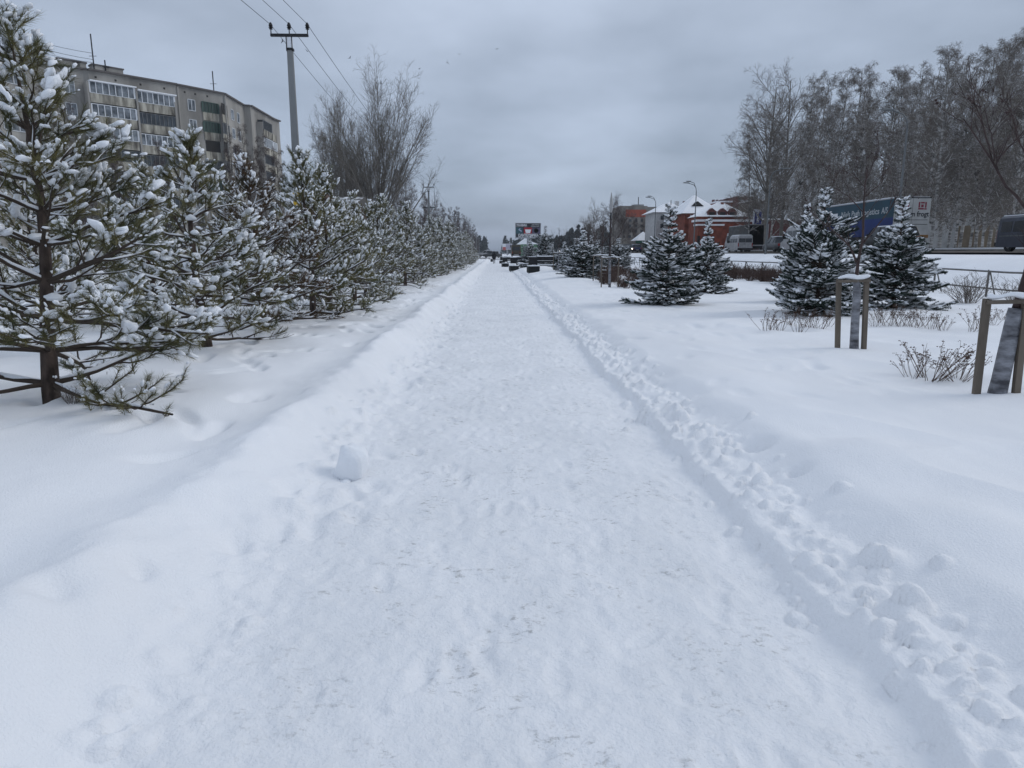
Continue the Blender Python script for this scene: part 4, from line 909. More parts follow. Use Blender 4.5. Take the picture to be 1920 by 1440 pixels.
# ------------------------------------------------------------------ power line and lamps
CONCP = mat('pole_concrete', (0.22, 0.225, 0.225), 0.85, var=0.2, vscale=1.5, stretch=(1, 1, .2)); YEL = mat('yellow_plate', (0.55, 0.34, 0.03), 0.5)
PX = at(566, 474, 27).x
def power_pole(label, x, Y, full=True):
    o = thing('power_pole', label, 'pole', (x, Y, gz(x, Y)), 0, 'concrete power poles along the pine row')
    z0 = -0.3; H = 8.7
    part('pole_shaft', CONCP, o, lambda g: g.loft([[(-.17, -.15, z0), (.17, -.15, z0), (.13, .15, z0), (-.13, .15, z0)], [(-.10, -.09, H), (.10, -.09, H), (.085, .09, H), (-.085, .09, H)]]))
    part('crossarm', BLACKM, o, lambda g: (g.box(-.68, -.05, H + .42, .68, .05, H + .51), g.bar((-.1, -.1, H - .1), (-.1, -.1, H + .45), .03, .03), g.bar((.1, -.1, H - .1), (.1, -.1, H + .45), .03, .03), g.box(-.12, -.11, H - .06, .12, .11, H + .02)))
    part('cap_snow', SNOWB, o, lambda g: g.box(-.085, -.09, H + .022, .085, .07, H + .38))
    for xx in (-.66, 0, .66):
        part('insulator', BLACKM, o, lambda g: g.lathe([(0.02, H + .51), (0.02, H + .66), (.07, H + .67), (.035, H + .71), (.085, H + .72), (.04, H + .77), (.08, H + .78), (.05, H + .86), (.02, H + .9)], (xx, 0, 0), 8))
    if full: part('yellow_plate', YEL, o, lambda g: g.box(-.17, -.163, 3.15, .10, -.145, 3.62))
    else:
        part('lower_crossarm', BLACKM, o, lambda g: (g.box(-.75, -.1, H - 2.0, .75, -.0, H - 1.9), g.bar((-.68, 0, H + .4), (-.9, 0, H - 1.9), .03, .03), g.bar((.68, 0, H + .4), (.75, 0, H - 1.9), .03, .03)))
    return o
Yp = [27, 86, 145, 200, 255, 310, 365]
labs = ['nearest concrete power pole with yellow plate rising above the pines', 'second power pole with two crossarms over the far end of the pines']
for i, Y in enumerate(Yp):
    xx = PX if i == 0 else -8.0 - 0.1 * i
    power_pole(labs[i] if i < 2 else '%s power pole from the camera, thin and pale above the far pines' % ordinal(i), xx, Y, i == 0)
for k, xx in enumerate((-.66, 0, .66)):
    g = Geo(); nodes = [(PX + xx, -32), (PX + xx, 27)] + [(-8.0 - 0.1 * i + xx, Y) for i, Y in enumerate(Yp) if i > 0]
    for (xa, ya), (xb, yb) in zip(nodes[:-1], nodes[1:]):
        za, zb = gz(xa, max(ya, 1)) + 9.55, gz(xb, yb) + 9.55
        g.tube([(xa + (xb - xa) * s, ya + (yb - ya) * s, za + (zb - za) * s - 0.9 * 4 * s * (1 - s)) for s in np.linspace(0, 1, 19)], 0.011, 4)
    tag(g.build('overhead_wire', BLACKM), ['left wire of the three strung over the poles', 'middle wire of the three strung over the poles', 'right wire of the three strung over the poles'][k], 'wire', 'overhead wires')
LAMPM = mat('lamp_post_steel', (0.14, 0.15, 0.155), 0.6, metallic=0.3)
def street_lamp(label, px, Y, top, two, side=-1):
    x = at(px, 474, Y).x; zt = at(px, top, Y).z; z0 = gz(x, Y) - .1; H = zt - z0
    o = thing('street_lamp', label, 'street lamp', (x, Y, z0), 0, 'tall street lamps along the road')
    part('post', LAMPM, o, lambda g: g.tube([(0, 0, 0), (0, 0, H * .55), (0, 0, H - .9)], [.08, .06, .045], 8))
    def f(g):
        g.tube([(0, 0, H - .9), (side * .06, 0, H - .5), (side * .3, 0, H - .2), (side * .9, 0, H - .02)], .035, 6)
        if two: g.tube([(side * .1, 0, H - .45), (side * .35, -.2, H - .02), (side * .8, -.35, H + .1)], .03, 6)
    part('arm', LAMPM, o, f, True)
    part('lamp_head', LAMPM, o, lambda g: g.loft([[(side * .8, -.1, H - .05), (side * .8, .1, H - .05), (side * .8, .08, H + .04), (side * .8, -.08, H + .04)], [(side * 1.4, -.12, H - .02), (side * 1.4, .12, H - .02), (side * 1.4, .07, H + .07), (side * 1.4, -.07, H + .07)]]))
    if two: part('lamp_head', LAMPM, o, lambda g: g.box(min(side * .75, side * 1.2), -.47, H + .08, max(side * .75, side * 1.2), -.25, H + .17))
street_lamp('nearest street lamp, single armed, standing before the birches', 1677, 36.5, 206, False)
street_lamp('street lamp with its arm against the left end of the birch grove', 1435, 54, 316, False, 1)
street_lamp('twin headed street lamp left of the snowy brick house roof', 1300, 74, 343, True)
street_lamp('twin headed street lamp by the far brown apartment block', 1226, 95, 370, True)
# slim park lamp
pl = at(1141, 537, 29); Hh = at(1144, 361, 29).z - gz(pl.x, 29)
o = thing('park_lamp', 'slim dark park lamp post with narrow pale head beyond the saplings', 'lamp', (pl.x, 29, gz(pl.x, 29)))
part('post', BLACKM, o, lambda g: g.tube([(0, 0, -.2), (0, 0, 1.2), (0.02, 0, Hh - .8)], [.045, .035, .03], 8))
part('lamp_head', mat('pale_lamp', (0.35, 0.35, 0.35), 0.5), o, lambda g: g.lathe([(.03, Hh - .8), (.06, Hh - .7), (.065, Hh - .35), (.03, Hh - .12), (.015, Hh)], (0.02, 0, 0), 8), True)

# ------------------------------------------------------------------ pipe fence along the verge
PIPE = mat('fence_pipe', (0.13, 0.125, 0.12), 0.7, var=0.3, vscale=4)
FX = 15.3
o = thing('pipe_fence', 'low two rail pipe fence with braced posts along the foot of the road verge', 'fence', (FX, 20, 0))
ya, yb = -20.0, 120.0
zf = lambda y: gz(FX, y)
ts = np.linspace(0, ya * 0 + 1, 60)
part('top_rail', PIPE, o, lambda g: g.tube([(0, y, zf(20 + y) + .82) for y in np.arange(-18, 110, 2.6)], .030, 6))
part('lower_rail', PIPE, o, lambda g: g.tube([(0, y, zf(20 + y) + .30) for y in np.arange(-18, 110, 2.6)], .026, 6))
part('rail_snow', SNOWB, o, lambda g: g.tube([(0, y, zf(20 + y) + .855) for y in np.arange(-18, 110, 2.6)], .018, 5))
for k, y in enumerate(np.arange(-12, 100, 2.62)):
    z = zf(20 + y)
    part('post', PIPE, o, lambda g: (g.tube([(0, y, z - .3), (0, y, z + .84)], .032, 6), g.tube([(.02, y - .02, z + .8), (.45, y + .18, z - .1)], .022, 5)))

# ------------------------------------------------------------------ saplings with stakes
STAKE = mat('grey_stake', (0.15, 0.125, 0.10), 0.85, var=0.35, vscale=5, stretch=(1, 1, .2), bump=.3, bscale=30)
WRAP = mat('tree_wrap', (0.22, 0.225, 0.245), 0.45, var=0.8, vscale=6, var_col=(0.045, 0.045, 0.052), stretch=(.8, .8, 2.0), bump=1.0, bscale=25, spec=.4)
SBARK = mat('sapling_bark', (0.055, 0.035, 0.033), 0.7, var=.4, vscale=10)
FRUIT = mat('dried_fruit', (0.02, 0.012, 0.012), 0.8)
def sapling(label, base, stakes, bar_z, wrap_pts, limbs, fruit, seed, twigs=True, group='staked saplings in a row on the right lawn', lw=0.056, fruit_r=0.012, sw=1.0):
    """all points are world coordinates"""
    rg = np.random.default_rng(seed); bx, by, bz = base
    o = thing('staked_sapling', label, 'tree', base, 0, group)
    L_ = lambda p: (p[0] - bx, p[1] - by, p[2] - bz)
    part('trunk', WRAP, o, lambda g: g.tube([L_(p) for p in wrap_pts], [lw * k for k in (1.12, 1.0, .96, .9, .82, .7)][:len(wrap_pts)], 12), True)
    g = Geo(); B = []
    for pts, r0, r1 in limbs:
        P = np.array([L_(p) for p in pts]); 
        # resample to 9 points
        s_ = np.linspace(0, len(P) - 1, 9); P9 = np.stack([np.interp(s_, np.arange(len(P)), P[:, j]) for j in range(3)], 1); P9[1:-1] += rg.normal(size=(7, 3)) * .004
        g.tube([tuple(p) for p in P9], list(np.linspace(r0, r1, 9)), 7); B.append(P9)
    B = np.stack(B); RB = np.stack([np.linspace(r0, r1, 9) for _, r0, r1 in limbs])
    if twigs:
        n = 7; ii = np.repeat(np.arange(len(B)), n); tt = rg.uniform(.25, 1, len(ii)); p, tn, r_ = interp(B, RB, ii, tt)
        d = unit(tn + perp(tn, rg) * rg.uniform(.5, 1.2, (len(ii), 1)) + np.array([0, 0, .3])); B2 = walk(p, d, rg.uniform(.18, .5, len(ii)), 5, .05, .12, rg); R2 = taper(np.minimum(r_ * .6, .006), np.full(len(ii), .002), 5); g.tubes(B2, R2, 4)
        i3 = np.repeat(np.arange(len(B2)), 3); t3 = rg.uniform(.2, 1, len(i3)); p, tn, r_ = interp(B2, R2, i3, t3); d = unit(tn + perp(tn, rg) * .7 + np.array([0, 0, .2]))
        B3 = walk(p, d, rg.uniform(.06, .2, len(i3)), 3, .04, .1, rg); g.tubes(B3, taper(np.full(len(i3), .0028), np.full(len(i3), .0016), 3), 3)
        cand = np.concatenate([B2[:, -1], B2[:, 2], B3[:, -1]])
    if twigs and fruit:
        idx = rg.choice(len(cand), fruit, replace=False); V, F = ICO[1]
        for c in cand[idx]:
            for q in range(rg.integers(1, 4)): g.add(V * fruit_r * rg.uniform(.6, 1.1) + c + rg.normal(size=3) * .018 + np.array([0, 0, -.015]), F)
    g.build('branches', SBARK, o, True)
    for (sx, sy, sz0), (tx, ty, tz) in stakes:
        part('stake', STAKE, o, lambda g: g.bar(L_((sx, sy, sz0 - .2)), L_((tx, ty, tz)), .06 * sw, .045 * sw, (0, 1, 0)))
    a, b_ = stakes[0][1], stakes[1][1]
    part('crossbar', STAKE, o, lambda g: g.bar(L_((a[0] - .03, a[1] - .05, a[2] - .03)), L_((b_[0] + .03, b_[1] - .05, b_[2] - .03)), .03, .036 * sw))
    rgp = np.linspace(0, 1, 13); P = np.array([[(a[0] - bx - .03) * (1 - t) + (b_[0] - bx + .03) * t, (a[1] - by) * (1 - t) + (b_[1] - by) * t - .03, (a[2] - bz) * (1 - t) + (b_[2] - bz) * t + .025 + .012 * math.sin(t * 9 + seed)] for t in rgp])
    rad = sw * np.array([.012] + [.028 + .010 * math.sin(5 * t + seed) for t in rgp[1:-1]] + [.012])
    g = Geo(); g.tubes(P[None], rad[None], 8); g.build('snow_ledge', SNOWB, o, True)
    return o
def W(px, py, Y): p = at(px, py, Y); return (p.x, p.y, p.z)
# the one in the middle distance
Y1 = 9.3; b = W(1601, 665, Y1); b = (b[0], Y1, gz(b[0], Y1))
sapling('staked young tree with wrapped trunk standing before the wide spruces', b,
        [(W(1571, 664, Y1 + .05)[:2] + (b[2],), W(1573, 523, Y1 + .05)), (W(1620, 664, Y1)[:2] + (b[2],), W(1625, 522, Y1))], 1.0,
        [(b[0], b[1], b[2] - .1), W(1602, 630, Y1), W(1604, 590, Y1), W(1607, 555, Y1), W(1606, 525, Y1)],
        [([W(1606, 528, Y1), W(1607, 505, Y1), W(1611, 480, Y1), W(1617, 450, Y1), W(1621, 400, Y1), W(1621, 350, Y1), W(1628, 312, Y1)], .026, .006),
         ([W(1606, 492, Y1), W(1594, 462, Y1), W(1570, 438, Y1 - .1), W(1540, 415, Y1 - .2), W(1512, 388, Y1 - .25)], .016, .003),
         ([W(1619, 455, Y1), W(1640, 430, Y1), W(1672, 390, Y1 + .1), W(1690, 350, Y1 + .15)], .012, .003),
         ([W(1621, 400, Y1), W(1590, 368, Y1 + .1), W(1560, 348, Y1 + .2)], .008, .002), ([W(1621, 350, Y1), W(1600, 325, Y1), W(1570, 340, Y1 - .1)], .006, .002),
         ([W(1622, 340, Y1), W(1640, 300, Y1), W(1652, 272, Y1)], .006, .002), ([W(1621, 370, Y1), W(1650, 345, Y1 - .2), W(1668, 318, Y1 - .2)], .006, .002)], 26, 5)
# the near one, leaning, at the right edge
Y2 = 6.25; b = W(1869, 756, Y2); b = (b[0], Y2, gz(b[0], Y2))
sapling('near staked young tree with a leaning wrapped trunk at the right edge', b,
        [(W(1829, 752, Y2)[:2] + (b[2],), W(1851, 560, Y2)), (W(1904, 752, Y2 - .05)[:2] + (b[2],), W(1924, 558, Y2 - .05)), (W(1950, 752, Y2 + .4)[:2] + (b[2],), W(1962, 566, Y2 + .4))], 1.0,
        [(b[0] - .02, b[1], b[2] - .1), W(1876, 712, Y2), W(1887, 662, Y2), W(1897, 615, Y2), W(1905, 578, Y2)],
        [([W(1905, 580, Y2), W(1916, 545, Y2), W(1926, 505, Y2), W(1938, 460, Y2), W(1945, 400, Y2)], .036, .018),
         ([W(1945, 430, Y2), W(1912, 375, Y2 - .05), W(1884, 345, Y2 - .1), W(1860, 302, Y2 - .1), W(1838, 268, Y2 - .1), W(1806, 222, Y2 - .1)], .017, .004),
         ([W(1862, 305, Y2 - .1), W(1850, 262, Y2 - .1), W(1838, 215, Y2 - .15), W(1826, 190, Y2 - .15)], .008, .003),
         ([W(1864, 302, Y2 - .1), W(1860, 255, Y2), W(1852, 228, Y2), W(1846, 195, Y2)], .006, .002),
         ([W(1870, 300, Y2 - .1), W(1900, 268, Y2 - .1), W(1925, 240, Y2)], .008, .003),
         ([W(1945, 400, Y2), W(1930, 320, Y2), W(1905, 250, Y2 + .1), W(1895, 205, Y2 + .1)], .01, .003), ([W(1945, 400, Y2), W(1962, 320, Y2), W(1980, 240, Y2)], .012, .004)],
        18, 9, group='staked saplings in a row on the right lawn', lw=.075, fruit_r=.014)
# far ones
far_s = [(1143, 536, 27.0), (1126, 524, 30.5), (1112, 519, 34), (1101, 514, 38), (1092, 511, 42), (1085, 508, 46), (1078, 506, 51), (1047, 509, 45)]
for i, (px, py, Y) in enumerate(far_s):
    p = W(px, py, Y); b = (p[0], Y, gz(p[0], Y)); x, y, z = b; s_ = rr.uniform(-.05, .05)
    sapling('distant staked sapling among brown shrubs, %s from the camera beyond the near pair' % ordinal(i), b, [((x - .33, y, z), (x - .33, y, z + 1.15)), ((x + .33, y, z), (x + .33, y, z + 1.15))], 1,
            [(x, y, z - .1), (x + s_ * .3, y, z + .4), (x + s_ * .6, y, z + .8), (x + s_, y, z + 1.2)],
            [([(x + s_, y, z + 1.2), (x + s_, y, z + 1.8), (x + 2 * s_, y, z + 2.6)], .025, .008), ([(x, y, z + 1.5), (x - .3, y, z + 2.0), (x - .5, y + .1, z + 2.6)], .015, .005), ([(x, y, z + 1.6), (x + .4, y, z + 2.1), (x + .5, y, z + 2.5)], .015, .005)], 0, 40 + i, group='distant staked saplings', lw=.05, sw=.7)

# ------------------------------------------------------------------ shrubs, dried flowers
DRY = mat('dry_stems', (0.085, 0.05, 0.035), 0.9); HEDG = mat('hedge_twigs', (0.085, 0.055, 0.045), 0.9, var=.3, vscale=2)
SHR = mat('shrub_twigs', (0.12, 0.10, 0.085), 0.9)
def dry_clump_meshes(seed, H=.42, n=16, spread_=.75):
    rg = np.random.default_rng(seed); a = rg.uniform(0, 6.28, n); base = np.stack([np.cos(a) * .06, np.sin(a) * .06, np.full(n, -.05)], 1) * rg.uniform(.2, 1.5, (n, 1))
    base[:, 2] = -.05; d = unit(np.stack([np.cos(a) * spread_, np.sin(a) * spread_, np.ones(n)], 1) + rg.normal(size=(n, 3)) * .2)
    B = walk(base, d, H * rg.uniform(.7, 1.2, n), 6, .05, .08, rg); RB = taper(np.full(n, .0035), np.full(n, .002), 6); g = Geo(); g.tubes(B, RB, 4)
    ii = np.repeat(np.arange(n), 4); tt = rg.uniform(.6, 1, len(ii)); p, tn, r_ = interp(B, RB, ii, tt); d = unit(tn + perp(tn, rg) * .55)
    B2 = walk(p, d, rg.uniform(.04, .09, len(ii)), 3, .1, .05, rg); g.tubes(B2, taper(np.full(len(ii), .002), np.full(len(ii), .0013), 3), 3)
    h = g; V, F = ICO[1]
    for c in np.concatenate([B2[:, -1], B[:, -1]]):
        if rg.random() < .8:
            for q in range(3): h.add(V * np.array([1, 1, .55]) * rg.uniform(.005, .011) + c + rg.normal(size=3) * np.array([.014, .014, .004]), F)
    return g.mesh('dry_flower_clump', DRY, True)
dc = [dry_clump_meshes(500 + i, H, n, sp) for i, (H, n, sp) in enumerate(((.46, 26, .9), (.40, 12, .35), (.36, 14, .5), (.42, 10, .3)))]
def dry(px, py, k, label, group, s_=1.0):
    p = onz(px, py, .30); 
    for _ in range(3): p = onz(px, py, gz(p.x, p.y))
    o = bpy.data.objects.new('dry_flower_clump', dc[k]); COL.objects.link(o); o.location = (p.x, p.y, gz(p.x, p.y)); o.rotation_euler = (0, 0, random.uniform(0, 6.28)); o.scale = (s_,) * 3
    tag(o, label, 'plant', group)
dry(1742, 712, 0, 'large spreading clump of dry flower stems left of the near sapling', 'dry flower clumps', 1.0)
dry(1795, 716, 0, 'smaller dry flower clump beside the near wooden stake', 'dry flower clumps', .72)
dry(1712, 708, 2, 'thin dry stems at the left side of the big clump', 'dry flower clumps', .8)
dpx = [(1436, 622), (1450, 618), (1463, 620), (1478, 616), (1497, 622), (1508, 618), (1522, 614), (1538, 616), (1552, 612), (1640, 612), (1652, 608), (1664, 611), (1677, 609), (1690, 612), (1702, 610), (1714, 614), (1728, 612), (1745, 617), (1758, 614), (1768, 620), (1822, 622), (1834, 618), (1880, 600), (1862, 610)]
for i, (px, py) in enumerate(dpx):
    dry(px, py, (1, 2, 3)[i % 3], 'low tuft of dry flower stems in the bed before the spruces, %s from the left' % ordinal(sorted(q[0] for q in dpx).index(px)), 'dry flower tufts in the bed', random.uniform(.6, .95))
def shrub_mesh(seed, H, W_, n, m, r=.008):
    rg = np.random.default_rng(seed); a = rg.uniform(0, 6.28, n); base = np.stack([np.cos(a) * W_ * .12, np.sin(a) * W_ * .12, np.full(n, -.08)], 1)
    sp = rg.uniform(.1, 1.3, n) * W_ / H; d = unit(np.stack([np.cos(a) * sp, np.sin(a) * sp, np.ones(n)], 1)); B = walk(base, d, H * rg.uniform(.7, 1.15, n), 6, .03, .1, rg); RB = taper(np.full(n, r), np.full(n, r * .4), 6); g = Geo(); g.tubes(B, RB, 4)
    ii = np.repeat(np.arange(n), 7); tt = rg.uniform(.25, 1, len(ii)); p, tn, r_ = interp(B, RB, ii, tt); B2 = walk(p, unit(tn + perp(tn, rg) * .9), H * rg.uniform(.15, .35, len(ii)), 4, .08, .12, rg); R2 = taper(np.full(len(ii), r * .5), np.full(len(ii), r * .3), 4); g.tubes(B2, R2, 3)
    i3 = np.repeat(np.arange(len(ii)), 3); t3 = rg.uniform(.3, 1, len(i3)); p, tn, r_ = interp(B2, R2, i3, t3); B3 = walk(p, unit(tn + perp(tn, rg) * .7), H * rg.uniform(.06, .16, len(i3)), 3, .05, .1, rg); g.tubes(B3, taper(np.full(len(i3), r * .3), np.full(len(i3), r * .22), 3), 3)
    return g.mesh('bare_shrub', m, False)
sh = [shrub_mesh(600, .8, .75, 34, SHR), shrub_mesh(601, .75, .55, 40, HEDG, .009), shrub_mesh(602, .7, .6, 40, HEDG, .009)]
def shrub(px, Y, k, label, group, s_=1.0, x=None):
    x = at(px, 520, Y).x if x is None else x
    o = bpy.data.objects.new('bare_shrub', sh[k]); COL.objects.link(o); o.location = (x, Y, gz(x, Y) - .02); o.rotation_euler = (0, 0, random.uniform(0, 6.28)); o.scale = (s_,) * 3
    tag(o, label, 'shrub', group); return o
shrub(1822, 18.5, 0, 'spreading bare shrub in front of the fence post with braces', 'bare shrubs by the fence')
shrub(1912, 19.0, 0, 'bare shrub by the fence at the right edge behind the near sapling', 'bare shrubs by the fence', .85)
shrub(1190, 30, 0, 'pale bare shrub left of the broad spruce', 'bare shrubs by the fence', .6)
hp = []
for k in range(26): hp.append((12.9 + random.uniform(-.45, .45), 27.5 + k * .62))
for i, (x, y) in enumerate(hp): shrub(0, y, 1 + i % 2, 'brown bush of the clipped hedge between the spruces, %s from its near end' % ordinal(i), 'bushes of the brown hedge', random.uniform(.9, 1.1), x)
hp = []
for k in range(34): hp.append((4.9 + random.uniform(-.5, .7) + .05 * k, 26.2 + k * .95))
for k in range(16): hp.append((7.6 + random.uniform(-.6, .6), 31 + k * 1.1))
for i, (x, y) in enumerate(sorted(hp, key=lambda q: q[1])): shrub(0, y, 1 + i % 2, 'brown twiggy bush under the distant staked saplings, %s from the camera' % ordinal(i), 'brown bushes under the far saplings', random.uniform(.6, .95), x)
# twigs sticking out of the snow near the first pine
shrub(0, 6.0, 0, 'thin dry twigs beside the trunk of the nearest pine', None, .22, -3.75)

# ------------------------------------------------------------------ lump of snow on the path edge
g = Geo(); V, F = ICO[3]
n3 = 0.12 * np.sin(V[:, 0] * 3.1 + 1) * np.cos(V[:, 2] * 2.7) + 0.07 * np.sin(V[:, 1] * 6 + V[:, 2] * 4) + 0.03 * np.sin(V[:, 0] * 13) * np.sin(V[:, 2] * 11 + 2)
Q = V * (1 + n3[:, None]); Q = np.sign(Q) * np.abs(Q) ** .8; Q[:, 2] = np.where(Q[:, 2] > .6, .6 + (Q[:, 2] - .6) * .6, Q[:, 2]); Q += (0.05 * np.sin(V * 17 + 2) * np.sin(V[:, ::-1] * 15)); Q *= np.array([.12, .105, .18])
c, s_ = math.cos(.25), math.sin(.25); Q = np.stack([Q[:, 0] * c + Q[:, 2] * s_, Q[:, 1], -Q[:, 0] * s_ + Q[:, 2] * c], 1)
Q *= 1 + .10 * fbm(Q[:, 0] * 16 + Q[:, 2] * 9, Q[:, 1] * 16 + Q[:, 2] * 14, 3, 7)[:, None] + .05 * fbm(Q[:, 0] * 60, Q[:, 2] * 60 + Q[:, 1] * 30, 2, 9)[:, None]; g.add(Q, F)
for a_, b_, c_, q_ in ((-.12, .02, -.10, .6), (.10, -.05, -.12, .38), (-.03, -.11, -.11, .40), (-.20, -.05, -.09, .42)):
    P_ = V * (1 + .25 * fbm(V[:, 0] * 2 + a_ * 40, V[:, 1] * 2 + V[:, 2] * 2, 3, 11)[:, None]) * np.array([.12, .11, .10]) * q_ + np.array([a_, b_, c_]); g.add(P_, F)
lp = onz(660, 885, 0.02); o = g.build('snow_lump', SNOWB, smooth=True); o.location = (lp.x, lp.y, gz(lp.x, lp.y) + .075); tag(o, 'upright lump of packed snow at the left edge of the path', 'snow lump')

# ------------------------------------------------------------------ benches and bins
BWOOD = mat('dark_stained_planks', (0.018, 0.018, 0.02), 0.6, var=.4, vscale=6, stretch=(.3, 3, 3)); BGREEN = mat('dark_green_iron', (0.015, 0.03, 0.03), 0.6)
def bench(label, loc, rz):
    o = thing('park_bench', label, 'bench', loc, rz, 'dark park benches on the right of the path')
    for k in range(3): part('backrest', BWOOD, o, lambda g: g.box(-.55, .30 + .015 * k, .62 + .15 * k, .60, .335 + .015 * k, .745 + .15 * k)) if k == 0 else None
    part('backrest', BWOOD, o, lambda g: g.box(-.55, .33, .77, .60, .37, 1.02))
    part('seat', BWOOD, o, lambda g: [g.box(-.55, -.22 + .17 * k, .42, .60, -.07 + .17 * k, .46) for k in range(3)])
    for x in (-.58, .63):
        part('leg', BGREEN, o, lambda g: (g.box(x - .03, -.24, 0, x + .03, -.18, .42), g.box(x - .03, .25, 0, x + .03, .31, 1.0), g.box(x - .03, -.24, .36, x + .03, .31, .415)))
    part('side_panel', BWOOD, o, lambda g: g.box(-1.12, .05, .50, -.62, .36, 1.0))
    part('snow_cover', SNOWB, o, lambda g: (g.box(-.55, -.22, .462, .6, .26, .52), g.box(-.54, .325, 1.022, .6, .39, 1.09), g.box(-1.12, .05, 1.002, -.64, .36, 1.04), g.box(-.53, .28, .747, .58, .325, .765)))
    return o
def bin_(label, loc, rz):
    o = thing('slatted_bin', label, 'bin', loc, rz, 'low slatted bins beside the benches')
    part('body', BGREEN, o, lambda g: g.box(-.36, -.22, .08, .36, .22, .50))
    part('slats', BWOOD, o, lambda g: [g.box(-.38, -.25, .12 + .095 * k, .38, -.222, .18 + .095 * k) for k in range(4)] + [g.box(-.385, -.24, .12 + .095 * k, -.362, .22, .18 + .095 * k) for k in range(4)])
    for x in (-.33, .33): part('leg', BGREEN, o, lambda g: g.box(x - .03, -.2, -.05, x + .03, -.14, .12))
    part('snow_cover', SNOWB, o, lambda g: g.box(-.36, -.22, .502, .36, .22, .565))
for i, (px, Y, lab) in enumerate(((1024, 46, 'nearest dark park bench with snow on its back and seat'), (982, 60, 'second dark park bench, just beyond the nearest one'), (961, 80, 'third park bench, small and dark, beyond the second'), (952, 104, 'farthest park bench, tiny dark shape near the path end'))):
    x = at(px, 474, Y).x; zb = gz(x, Y) - .12 - .02 * i
    bench(lab, (x, Y, zb), 0.12)
    x2 = at(px - 24 * 46 / Y, 474, Y - 1.2).x
    bin_(['nearest slatted bin in front of the nearest bench', 'second slatted bin in front of the second bench', 'third slatted bin before the third bench', 'farthest slatted bin before the farthest bench'][i], (x2, Y - 1.2, gz(x2, Y - 1.2) - .1), 0.25)

# ------------------------------------------------------------------ billboards and signs
WHT = mat('white_print', (0.75, 0.76, 0.78), 0.6); BLK = mat('black_print', (0.012, 0.014, 0.02), 0.5); RDP = mat('red_print', (0.32, 0.02, 0.03), 0.6); TEAL = mat('teal_print', (0.03, 0.09, 0.11), 0.5); VIO = mat('violet_print', (0.09, 0.085, 0.14), 0.5); PALEB = mat('pale_blue_print', (0.42, 0.47, 0.62), 0.6)
GREYF = mat('grey_frame', (0.33, 0.34, 0.36), 0.6)
Yb = 160
xc_, wB = X(990, Yb), (X(1014, Yb) - X(966, Yb)); zb0, zb1 = Z(447, Yb, 990), Z(418, Yb, 990); zc = (zb0 + zb1) / 2; hB = zb1 - zb0
o = thing('billboard', 'big dark billboard with white lettering and a bathtub picture above the cottage roof', 'billboard', (xc_, Yb, 0))
part('frame', GREYF, o, lambda g: g.box(-wB / 2, 0, zb0, wB / 2, .35, zb1)); 
def fl_(m, nm, x0, x1, z0, z1, d, par=o): return part(nm, m, par, lambda g: g.box(x0 * wB / 2, -d, zc + z0 * hB / 2, x1 * wB / 2, -d + .003, zc + z1 * hB / 2))
fl_(BLK, 'poster', -.95, .95, -.82, .93, .01)
fl_(TEAL, 'picture_panel', -.94, -.42, -.38, .42, .02); fl_(RDP, 'picture_panel', -.33, .30, -.40, .42, .02); fl_(VIO, 'picture_panel', .33, .94, -.38, .42, .02)
part('bathtub_picture', WHT, o, lambda g: g.add([(-.25 * wB / 2, -.03, zc + .08 * hB), (.24 * wB / 2, -.03, zc + .08 * hB), (.16 * wB / 2, -.03, zc - .16 * hB), (-.17 * wB / 2, -.03, zc - .16 * hB)], [(3, 2, 1, 0)]))
part('basin_picture', PALEB, o, lambda g: g.lathe([(.01, -.03), (.55, -.03)], (.62 * wB / 2, 0, zc + .01 * hB), 14, 'y'))
part('tap_picture', PALEB, o, lambda g: (g.bar((-.74 * wB / 2, -.03, zc + .08 * hB), (-.5 * wB / 2, -.03, zc - .04 * hB), .02, .22, (0, 0, 1)), g.bar((-.68 * wB / 2, -.03, zc + .05 * hB), (-.62 * wB / 2, -.03, zc + .17 * hB), .02, .15)))
def TM(x, z, y=-.04): return Matrix.Translation((x, y, z)) @ Matrix.Rotation(R(90), 4, 'X')
text_mesh('САНТЕХНИКА', .85, WHT, o, TM(0.02, zc - .31 * hB), bold=.03, width=wB * .78)
text_mesh('УСАДЬБА', .55, WHT, o, TM(-.5 * wB / 2, zc + .36 * hB), bold=.02, width=wB * .41)
text_mesh('МАГАЗИН САНТЕХНИКИ', .2, WHT, o, TM(-.5 * wB / 2, zc + .26 * hB), width=wB * .41)
text_mesh('ВАННЫ СМЕСИТЕЛИ', .3, WHT, o, TM(.58 * wB / 2, zc + .38 * hB), width=wB * .3); text_mesh('РАКОВИНЫ МЕБЕЛЬ', .3, WHT, o, TM(.55 * wB / 2, zc + .28 * hB), width=wB * .32)
part('post', GREYF, o, lambda g: g.box(-.25, .36, 0, .25, .8, zb1 - .4)); part('name_plate', BLK, o, lambda g: g.box(.58 * wB / 2, -.02, zb0 - .08, .78 * wB / 2, -.004, zb0 + .2))
Ym = 330; xm, wM = X(951, Ym), X(960, Ym) - X(942, Ym); zz0, zz1 = Z(468, Ym, 951), Z(457, Ym, 951)
o = thing('billboard', 'small red and white billboard far down by the path end', 'billboard', (xm, Ym, 0))
part('frame', WHT, o, lambda g: g.box(-wM / 2, 0, zz0, wM / 2, .3, zz1))
part('poster', mat('pink_print', (0.42, 0.40, 0.47), 0.6), o, lambda g: g.box(-wM * .14, -.02, zz0 + .2, wM / 2 - .2, -.004, zz1 - .2)); part('poster', mat('coral_print', (0.45, 0.10, 0.09), .6), o, lambda g: (g.box(-wM / 2 + .15, -.02, zz0 - .25, -wM * .14 - .02, -.004, zz0 + 1.2)))
